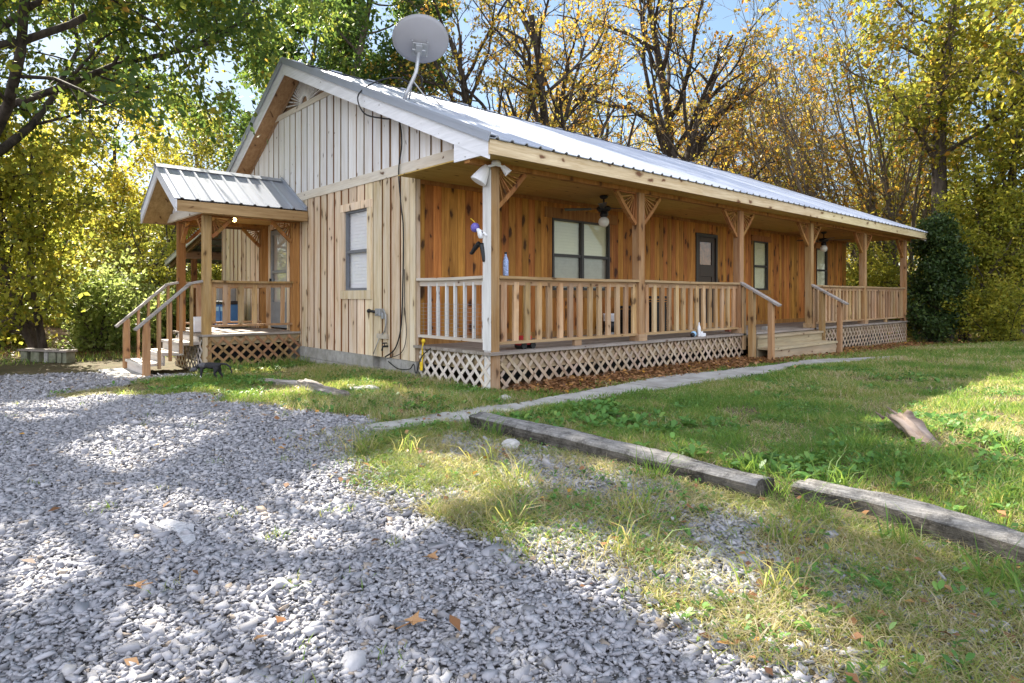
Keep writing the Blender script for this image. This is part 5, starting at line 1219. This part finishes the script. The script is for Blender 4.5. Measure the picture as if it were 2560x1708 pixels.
# ------------------------------------------------------------------ ground cover
M['grass'] = leafmat('grass_blades', (0, (.09, .20, .035)), (.42, (.19, .31, .06)), (.64, (.34, .34, .11)), (.84, (.46, .38, .22)), (1, (.60, .52, .38)), trans=.55, tint=(1, .96, .4))
M['weed'] = leafmat('weed_leaves', (0, (.06, .15, .03)), (.7, (.12, .26, .05)), (1, (.22, .34, .07)), trans=.35, tint=(1, 1, .6))
M['litter'] = leafmat('fallen_leaves', (0, (.09, .04, .02)), (.5, (.24, .11, .045)), (.85, (.40, .22, .10)), (1, (.50, .24, .03)), trans=.15)
def view(x, y, m=.30):
    dx, dy = x - CXY[0], y - CXY[1]; f = dx * FWD[0] + dy * FWD[1]; t = dx * RGT[0] + dy * RGT[1]
    return f, (f > 1.3) & (np.abs(t) < f * (.805 + m) + .3)
def free(x, y):
    inside = (x > -.02) & (x < 15.5) & (y > -.03) & (y < 13)
    side = (x > PXF - .02) & (x < .1) & (y > PY0 - .02) & (y < PY1)
    stp = ((x > 6.1) & (x < 9.1) & (y > -.56) & (y < 0)) | ((x > -2.95) & (x < -1.7) & (y > 5.4) & (y < 7))
    tmb = (np.abs(x + 1.50) < .085) & (y < -1.6) & (y > -5)
    lawnp = polydist(x, y, PATH) < -.01 - .07 * vnoise(x, y, 3.1, 2)
    return ~(inside | side | stp | tmb | lawnp)
def blades(x, y, h, w, rnd, lean, rng, bend=.45):
    n = len(x); a = rng.random(n) * 6.283; z = gz(x, y); dx, dy = np.cos(a), np.sin(a); b = rng.random(n) * 6.283; lx, ly = np.cos(b) * lean, np.sin(b) * lean
    o = np.stack([x, y, z - .005], 1); s = np.stack([dx, dy, 0 * dx], 1) * (w / 2)[:, None]
    L = np.stack([lx, ly, 0 * lx], 1) * h[:, None]; up = np.stack([0 * h, 0 * h, h], 1)
    m = o + up * .55 + L * .35; t = o + up * (1 - bend * lean[:, None] * .5) + L
    v = np.stack([o - s, o + s, m + s * .75, m - s * .75, t], 1).reshape(-1, 3); k = np.arange(n)[:, None] * 5
    q = np.concatenate([k + [0, 1, 2, 3]]); tr = k + [3, 2, 4, 4]
    return v, q, tr, rnd
def mixmesh(name, v, quads, tris, rq, rt, mat):
    me = bpy.data.meshes.new(name); nq, nt = len(quads), len(tris)
    me.vertices.add(len(v)); me.vertices.foreach_set('co', v.astype(np.float32).ravel())
    me.loops.add(nq * 4 + nt * 3); me.loops.foreach_set('vertex_index', np.concatenate([quads.ravel(), tris.ravel()]).astype(np.int32))
    me.polygons.add(nq + nt); me.polygons.foreach_set('loop_start', np.concatenate([np.arange(nq) * 4, nq * 4 + np.arange(nt) * 3]).astype(np.int32))
    me.materials.append(M[mat]); me.update(calc_edges=True)
    d = me.attributes.new('rnd', 'FLOAT', 'FACE'); d.data.foreach_set('value', np.concatenate([rq, rt]).astype(np.float32))
    o = bpy.data.objects.new(name, me); COL.objects.link(o); return o
def grass_object(name, sets, label, mat='grass'):
    V_, Q_, T_, R_, off = [], [], [], [], 0
    for v, q, tr, rn in sets:
        V_.append(v); Q_.append(q + off); T_.append(tr[:, :3] + off); R_.append(rn); off += len(v)
    r = np.concatenate(R_); o = mixmesh(name, np.concatenate(V_), np.concatenate(Q_), np.concatenate(T_), r, r, mat)
    return tag(o, label, 'grass', kind='stuff')
g = np.random.default_rng(21)
def cand(x0, x1, y0, y1, dens):
    n = int((x1 - x0) * (y1 - y0) * dens); return g.uniform(x0, x1, n), g.uniform(y0, y1, n)
sets = []
def sow(x0, x1, y0, y1, dens, prob, hgt, dry, dref=5.0, wide=.0045, lean=(.15, .8), fall=1.5):
    x, y = cand(x0, x1, y0, y1, dens); f, ok = view(x, y); ok &= free(x, y); x, y, f = x[ok], y[ok], f[ok]
    p = prob(x, y) * np.minimum(1, (dref / f)) ** fall; k = g.random(len(x)) < p; x, y, f = x[k], y[k], f[k]
    n = len(x); h = hgt(x, y) * g.uniform(.5, 1.35, n); w = wide * np.maximum(1, f / dref) ** .9 * g.uniform(.7, 1.3, n)
    r = np.clip(dry(x, y) + g.normal(0, .24, n), 0, 1); sets.append(blades(x, y, h, w, r, g.uniform(lean[0], lean[1], n), g))
lawn_dry = lambda x, y: .37 + 1.1 * (fbm(x, y, .9, 1) - .42) + .5 * (vnoise(x, y, 4.5, 2) - .5)
# lawn right of the timbers
sow(-1.38, 6, -8, -.4, 5200, lambda x, y: (1 - .92 * litter_amount(x, y)) * (.12 + 1.0 * sstep(.28, .62, fbm(x, y, 2.2, 0))), lambda x, y: .03 + .13 * fbm(x, y, 1.6, 2) ** 1.5, lawn_dry, wide=.0055, lean=(.25, 1.3))
sow(6, 26, -8, 1, 900, lambda x, y: (1 - .9 * litter_amount(x, y)) * 1.0, lambda x, y: .04 + .09 * fbm(x, y, 1.2, 1), lawn_dry, dref=9, wide=.012, lean=(.25, 1.2), fall=1.2)
# flattened straw lying through the lawn and the verge
sow(-3.2, 5, -7.5, -.5, 2600, lambda x, y: (1 - gravel_amount(x, y)) * sstep(.40, .62, fbm(x, y, 1.9, 3)), lambda x, y: .05 + 0 * x, lambda x, y: .86 + 0 * x, lean=(2.2, 4.5), wide=.0045)
sow(-4.0, -.05, -1.0, 5.4, 2200, lambda x, y: (1 - gravel_amount(x, y)) * sstep(.38, .6, fbm(x, y, 1.5, 3)), lambda x, y: .05 + 0 * x, lambda x, y: .84 + 0 * x, lean=(2.2, 4.5), dref=7)
# grass in front of the gable
ga = lambda x, y: (1 - gravel_amount(x, y))
sow(-4.2, .0, -1.0, 5.5, 4200, lambda x, y: ga(x, y) * sstep(.30, .55, fbm(x, y, 1.1, 5)) * .9, lambda x, y: .05 + .08 * fbm(x, y, 1.2, 2), lambda x, y: .50 + 1.1 * (fbm(x, y, 1.0, 2) - .42), dref=7)
# thick weeds against the side porch lattice and the foundation
sow(-1.7, -.05, 4.7, 5.42, 900, lambda x, y: .8 + 0 * x, lambda x, y: .20 + 0 * x, lambda x, y: .35 + 0 * x, dref=11, wide=.007)
sow(-.6, -.04, 1.7, 5.4, 900, lambda x, y: .25 + .6 * sstep(2.5, 4.5, y), lambda x, y: .12 + 0 * x, lambda x, y: .42 + 0 * x, dref=11, wide=.006)
# half dead grass between gravel and timbers
sow(-3.4, -1.62, -7.5, -.9, 7500, lambda x, y: (1 - .75 * gravel_amount(x, y)) * (x > -3.3 + .3 * vnoise(x, y, 2.2, 1)) * (.3 + .7 * sstep(.30, .55, fbm(x, y, 1.5, 1))) * (1 - .9 * sstep(-2.6, -3.1, x) * sstep(-3.2, -2.2, y)) + .45 * sstep(-2.0, -1.65, x), lambda x, y: .035 + .07 * fbm(x, y, 1.3, 3), lambda x, y: .54 + 1.1 * (fbm(x, y, 1.2, 4) - .42), dref=4.5, lean=(.7, 2.4))
# clumps of long blades along the timbers and stump
cl = [(-1.72, -4.6), (-1.78, -5.0), (-1.66, -4.45), (-1.5, -4.3), (-1.25, -4.5), (-1.3, -4.05), (-1.68, -2.0), (-1.72, -1.75), (-.5, -4.7), (-.4, -4.3), (.2, -5.0), (-1.9, -5.4), (-1.7, -3.6), (-2.3, -3.9), (-2.6, -3.2), (-2.35, -3.05), (-2.9, -3.6), (-2.1, -4.6), (-2.5, -2.0), (-2.7, -1.75), (-2.2, -2.6), (-2.75, -4.2), (-2.6, -4.8)]
for i, (cx0, cy0) in enumerate(cl):
    n = int(g.integers(26, 60)); sets.append(blades(cx0 + g.normal(0, .05, n), cy0 + g.normal(0, .05, n), g.uniform(.10, .26, n), g.uniform(.004, .009, n), np.clip((.2 if i < 13 else .62) + g.normal(0, .16, n), 0, 1), g.uniform(.4, 1.3, n), g))
# single tufts in the gravel
for _ in range(60):
    x0_, y0_ = g.uniform(-5.2, -2.4), g.uniform(-4.8, 3); 
    if not (gravel_amount(np.array([x0_]), np.array([y0_]))[0] > .5): continue
    n = int(g.integers(8, 26)); sets.append(blades(x0_ + g.normal(0, .035, n), y0_ + g.normal(0, .035, n), g.uniform(.025, .07, n), g.uniform(.003, .006, n), np.clip(.45 + g.normal(0, .2, n), 0, 1), g.uniform(.3, 1.2, n), g))
# grass and light strip at the far left edge of the drive
sow(-7, -1.2, 9.0, 16, 260, lambda x, y: .8 * (1 - litter_amount(x, y)) * ga(x, y), lambda x, y: .10 + 0 * x, lambda x, y: .45 + 0 * x, dref=14, wide=.012)
grass_object('grass', sets, 'green and straw coloured grass on the lawn and between gravel and timbers')

def ovate(x, y, z, L, wd, tilt, rng, az=None):
    n = len(x); a = rng.random(n) * 6.283 if az is None else az; d = np.stack([np.cos(a) * np.cos(tilt), np.sin(a) * np.cos(tilt), np.sin(tilt)], 1); s = np.stack([-np.sin(a), np.cos(a), rng.normal(0, .2, n)], 1)
    c = np.stack([x, y, z], 1); L = L[:, None]; u = np.array([0, 0, 1.]); P = lambda t, w, h: c + d * L * t + s * L * wd * w + u * L * h
    return np.stack([P(0, 0, 0), P(.28, .8, .05), P(.62, .85, .05), P(1, 0, -.12), P(.62, -.85, .05), P(.28, -.8, .05)], 1).reshape(-1, 3)
def leafquads(x, y, z, L, wd, tilt, rng):
    n = len(x); a = rng.random(n) * 6.283; t = tilt; d = np.stack([np.cos(a) * np.cos(t), np.sin(a) * np.cos(t), np.sin(t)], 1); s = np.stack([-np.sin(a), np.cos(a), rng.normal(0, .25, n)], 1)
    c = np.stack([x, y, z], 1); L = L[:, None]; u = np.array([0, 0, 1.])
    return np.stack([c, c + d * L * .5 + s * L * wd + u * L * .08, c + d * L - u * L * .05, c + d * L * .5 - s * L * wd + u * L * .08], 1).reshape(-1, 3)
# broad leaved weeds
wx, wy, wl, wz = [], [], [], []
def weeds(x0, x1, y0, y1, clumps, prob, size, per=(10, 24), rad=.10):
    for _ in range(clumps):
        a, b = g.uniform(x0, x1), g.uniform(y0, y1)
        if g.random() > prob(np.array([a]), np.array([b]))[0]: continue
        n = int(g.integers(*per)); k = max(1, n // 6)                  # a clump is a few rosettes, leaves leave each from its middle
        ca, cb = a + g.normal(0, rad, k), b + g.normal(0, rad, k); j = g.integers(0, k, n); ang = g.random(n) * 6.283; off = g.uniform(.0, .02, n)
        wx.append(ca[j] + off * np.cos(ang)); wy.append(cb[j] + off * np.sin(ang)); wz.append(ang); wl.append(g.uniform(.55, 1.2, n) * size)
weeds(-1.36, .2, -4.2, -1.6, 260, lambda x, y: sstep(.6, -1.3, x) * sstep(.35, .55, fbm(x, y, 1.2, 3)), .075)
weeds(-1.3, 1.2, -6.0, -4.1, 260, lambda x, y: .2 + .8 * sstep(.35, .5, fbm(x, y, 1.4, 1)), .058)
weeds(1, 7, -3.5, -1.6, 120, lambda x, y: .4 * sstep(.45, .6, fbm(x, y, 1.2, 0)), .07)
weeds(-2.6, -.2, -1.0, 3.2, 240, lambda x, y: (1 - gravel_amount(x, y)) * sstep(.46, .6, fbm(x, y, 1.0, 2)), .065)
weeds(-3.6, -1.6, 2.4, 4.2, 160, lambda x, y: (1 - gravel_amount(x, y)) * sstep(.42, .55, fbm(x, y, 1.0, 1)), .07)
weeds(-1.7, -.1, 4.6, 5.4, 130, lambda x, y: .8 + 0 * x, .085, rad=.16)
weeds(-3.0, -1.65, -6.2, -1.1, 300, lambda x, y: (1 - gravel_amount(x, y)) * sstep(.50, .62, fbm(x, y, 1.6, 0)), .04)
def ivy(x0, x1, y0, y1, dens, prob, size):
    a, b = cand(x0, x1, y0, y1, dens); f, ok = view(a, b); ok &= free(a, b); a, b, f = a[ok], b[ok], f[ok]; k = g.random(len(a)) < prob(a, b) * np.minimum(1, 5 / f) ** 1.3; a, b, f = a[k], b[k], f[k]
    wx.append(a); wy.append(b); wz.append(g.random(len(a)) * 6.283); wl.append(size * g.uniform(.5, 1.3, len(a)) * np.maximum(1, f / 6))
ivy(-1.36, 5, -7, -1.2, 2600, lambda x, y: sstep(.50, .66, fbm(x, y, 1.7, 2)), .028)
ivy(-3.2, -1.62, -7, -1.2, 2200, lambda x, y: (1 - .8 * gravel_amount(x, y)) * sstep(.54, .68, fbm(x, y, 2.1, 0)), .024)
ivy(-4.0, -.05, -1.0, 5.3, 2200, lambda x, y: (1 - gravel_amount(x, y)) * sstep(.50, .64, fbm(x, y, 1.3, 5)), .032)
x, y, L, an = np.concatenate(wx), np.concatenate(wy), np.concatenate(wl), np.concatenate(wz); k = free(x, y); x, y, L, an = x[k], y[k], L[k], an[k]
v = ovate(x, y, gz(x, y) + g.uniform(.004, .05, len(x)), L, .27, g.uniform(.1, .95, len(x)), g, an)
o = npmesh('weeds', v, np.arange(len(v)).reshape(-1, 6), 'weed', rnd=np.clip(g.normal(.45, .3, len(x)), 0, 1)); tag(o, 'broad leaved green weeds in clumps along the timbers, stump and gable', 'weeds', kind='stuff')
# fallen leaves
def litter(x0, x1, y0, y1, n, prob, size):
    a, b = g.uniform(x0, x1, n), g.uniform(y0, y1, n); f, ok = view(a, b); ok &= ~((a > -.02) & (a < 15.5) & (b > -.03) & (b < 13)) & (g.random(n) < prob(a, b)); return a[ok], b[ok], np.full(ok.sum(), size)
Ls = [litter(-.5, 15.6, -1.3, 0, 34000, litter_amount, .06), litter(-3, 0, -1.2, 5.4, 1500, lambda x, y: .35 + 0 * x, .05), litter(-6, 12, -7, 6, 1500, lambda x, y: .5 + 0 * x, .055), litter(15, 24, -4, 2, 5000, litter_amount, .09), litter(-9, -1, 9, 17, 6000, litter_amount, .09), litter(-3.2, -1.1, -6, -1, 500, lambda x, y: .8 + 0 * x, .045)]
x, y, L = (np.concatenate([l[i] for l in Ls]) for i in range(3)); L = L * g.uniform(.5, 1.3, len(L))
v = leafquads(x, y, gz(x, y) + g.uniform(.008, .045, len(x)), L, .34, g.normal(0, .3, len(x)), g)
o = npmesh('leaf_litter', v, np.arange(len(v)).reshape(-1, 4), 'litter', rnd=np.clip(g.normal(.5, .25, len(x)), 0, 1)); tag(o, 'brown fallen leaves along the porch lattice and scattered over the yard', 'fallen leaves', kind='stuff')
def big_leaf(x, y, L, mat, label, rz, seed):
    rr = random.Random(seed); n = 15; mb = MB(); z = G(x, y) + .035; c = (x, y, z + .004); rim = []
    for k in range(n):
        a = 2 * math.pi * k / n + rz; q_ = L * (.5 if k % 3 else 1.0) * rr.uniform(.85, 1.1); rim.append((x + q_ * math.cos(a), y + q_ * math.sin(a) * .8, z + .25 * q_ * math.sin(a * 2 + 1) + .012))
    mb.add([c] + rim, [(0, 1 + k, 1 + (k + 1) % n) for k in range(n)], .8); mb.tube([c, (x + L * 1.6 * math.cos(rz + 3), y + L * 1.6 * math.sin(rz + 3), z + .02)], .0025, 5)
    tag(mb.build('fallen_leaf', 'litter'), label, 'leaf', 'single fallen leaves on the gravel')
big_leaf(-3.80, -4.10, 0.054, 'litter', 'large curled brown lobed leaf lying on the gravel at the bottom of the photo', .5, 1)
big_leaf(-4.44, -3.20, 0.040, 'litter', 'tan leaf on the gravel below the white mortar patch', 2.5, 2)
big_leaf(-3.46, -3.72, 0.043, 'litter', 'pale tan leaf on gravel just right of the middle of the photo', 1.5, 3)

# ------------------------------------------------------------------ gravel stones
def stone_material():
    t = NT('limestone_gravel'); tc = coords(t); r = t.attr('rnd').outputs['Fac']; n = t.noise(tc, 90, 3, .6)
    c = t.ramp(r, (0, (.16, .157, .168)), (.3, (.27, .265, .287)), (.75, (.385, .377, .402)), (.94, (.46, .45, .46)), (1, (.34, .27, .21)))
    c = t.mix(t.math('MULTIPLY', t.grey(n, .3, .7), .3), c, (.24, .23, .225)); t.l(c, t.b.inputs['Base Color'])
    t.b.inputs['Roughness'].default_value = .85; t.b.inputs['Specular IOR Level'].default_value = .25; return t.m
M['stone'] = stone_material()
ph = (1 + 5 ** .5) / 2
ICO_V = np.array([(-1, ph, 0), (1, ph, 0), (-1, -ph, 0), (1, -ph, 0), (0, -1, ph), (0, 1, ph), (0, -1, -ph), (0, 1, -ph), (ph, 0, -1), (ph, 0, 1), (-ph, 0, -1), (-ph, 0, 1)]) / math.hypot(1, ph)
ICO_F = np.array([(0, 11, 5), (0, 5, 1), (0, 1, 7), (0, 7, 10), (0, 10, 11), (1, 5, 9), (5, 11, 4), (11, 10, 2), (10, 7, 6), (7, 1, 8), (3, 9, 4), (3, 4, 2), (3, 2, 6), (3, 6, 8), (3, 8, 9), (4, 9, 5), (2, 4, 11), (6, 2, 10), (8, 6, 7), (9, 8, 1)])
CUB_V = np.array([(x, y, z) for z in (-1, 1) for y in (-1, 1) for x in (-1, 1)], float) * .72
CUB_F = np.array([(0, 2, 3), (0, 3, 1), (4, 5, 7), (4, 7, 6), (0, 1, 5), (0, 5, 4), (2, 6, 7), (2, 7, 3), (0, 4, 6), (0, 6, 2), (1, 3, 7), (1, 7, 5)])
OCT_V = np.array([(1, 0, 0), (-1, 0, 0), (0, 1, 0), (0, -1, 0), (0, 0, 1), (0, 0, -1)], float)
OCT_F = np.array([(0, 2, 4), (2, 1, 4), (1, 3, 4), (3, 0, 4), (2, 0, 5), (1, 2, 5), (3, 1, 5), (0, 3, 5)])
def stones(x, y, size, TV, TF, lift):
    n = len(x); k = len(TV); v = TV[None] * (1 + g.uniform(-.55, .30, (n, k, 1))) + g.normal(0, .17, (n, k, 3))
    sc = np.stack([size * g.uniform(.8, 1.35, n), size * g.uniform(.6, .95, n), size * g.uniform(.25, .5, n)], 1); v = v * sc[:, None]
    a = g.random(n) * 6.283; t = g.normal(0, .45, n); ca, sa, ct, st = np.cos(a)[:, None], np.sin(a)[:, None], np.cos(t)[:, None], np.sin(t)[:, None]
    X, Z = v[..., 0] * ct - v[..., 2] * st, v[..., 0] * st + v[..., 2] * ct; Y = v[..., 1]
    w = np.stack([X * ca - Y * sa + x[:, None], X * sa + Y * ca + y[:, None], Z + (gz(x, y) + lift)[:, None]], -1)
    return w.reshape(-1, 3), (TF[None] + (np.arange(n) * k)[:, None, None]).reshape(-1, 3), np.repeat(np.clip(g.normal(.5, .24, n), 0, 1), len(TF))
def spread_stones(lo, hi, dens, size, TV, TF):
    x, y = cand(-11, 1.5, -7.2, 9, dens) if hi > 6 else cand(-6.5, 1, -7, 1.5, dens)
    f, ok = view(x, y, .18); ok &= (f >= lo) & (f < hi); x, y, f = x[ok], y[ok], f[ok]
    p = gravel_amount(x, y); k = (g.random(len(x)) < p) & free(x, y); x, y = x[k], y[k]; n = len(x)
    return stones(x, y, size * np.exp(g.normal(0, .42, n)), TV, TF, g.uniform(-.002, .014, n))
parts = [spread_stones(1.2, 4.6, 6200, .0108, CUB_V, CUB_F), spread_stones(1.2, 3.6, 900, .0125, ICO_V, ICO_F), spread_stones(4.6, 7.5, 3600, .0130, CUB_V, CUB_F), spread_stones(7.5, 15, 1000, .022, OCT_V, OCT_F)]
off = 0; V_, F_, R_ = [], [], []
for v, f, r in parts: V_.append(v); F_.append(f + off); R_.append(r); off += len(v)
o = npmesh('gravel', np.concatenate(V_), np.concatenate(F_), 'stone', rnd=np.concatenate(R_)); tag(o, 'grey crushed limestone gravel covering the drive', 'gravel', kind='stuff')
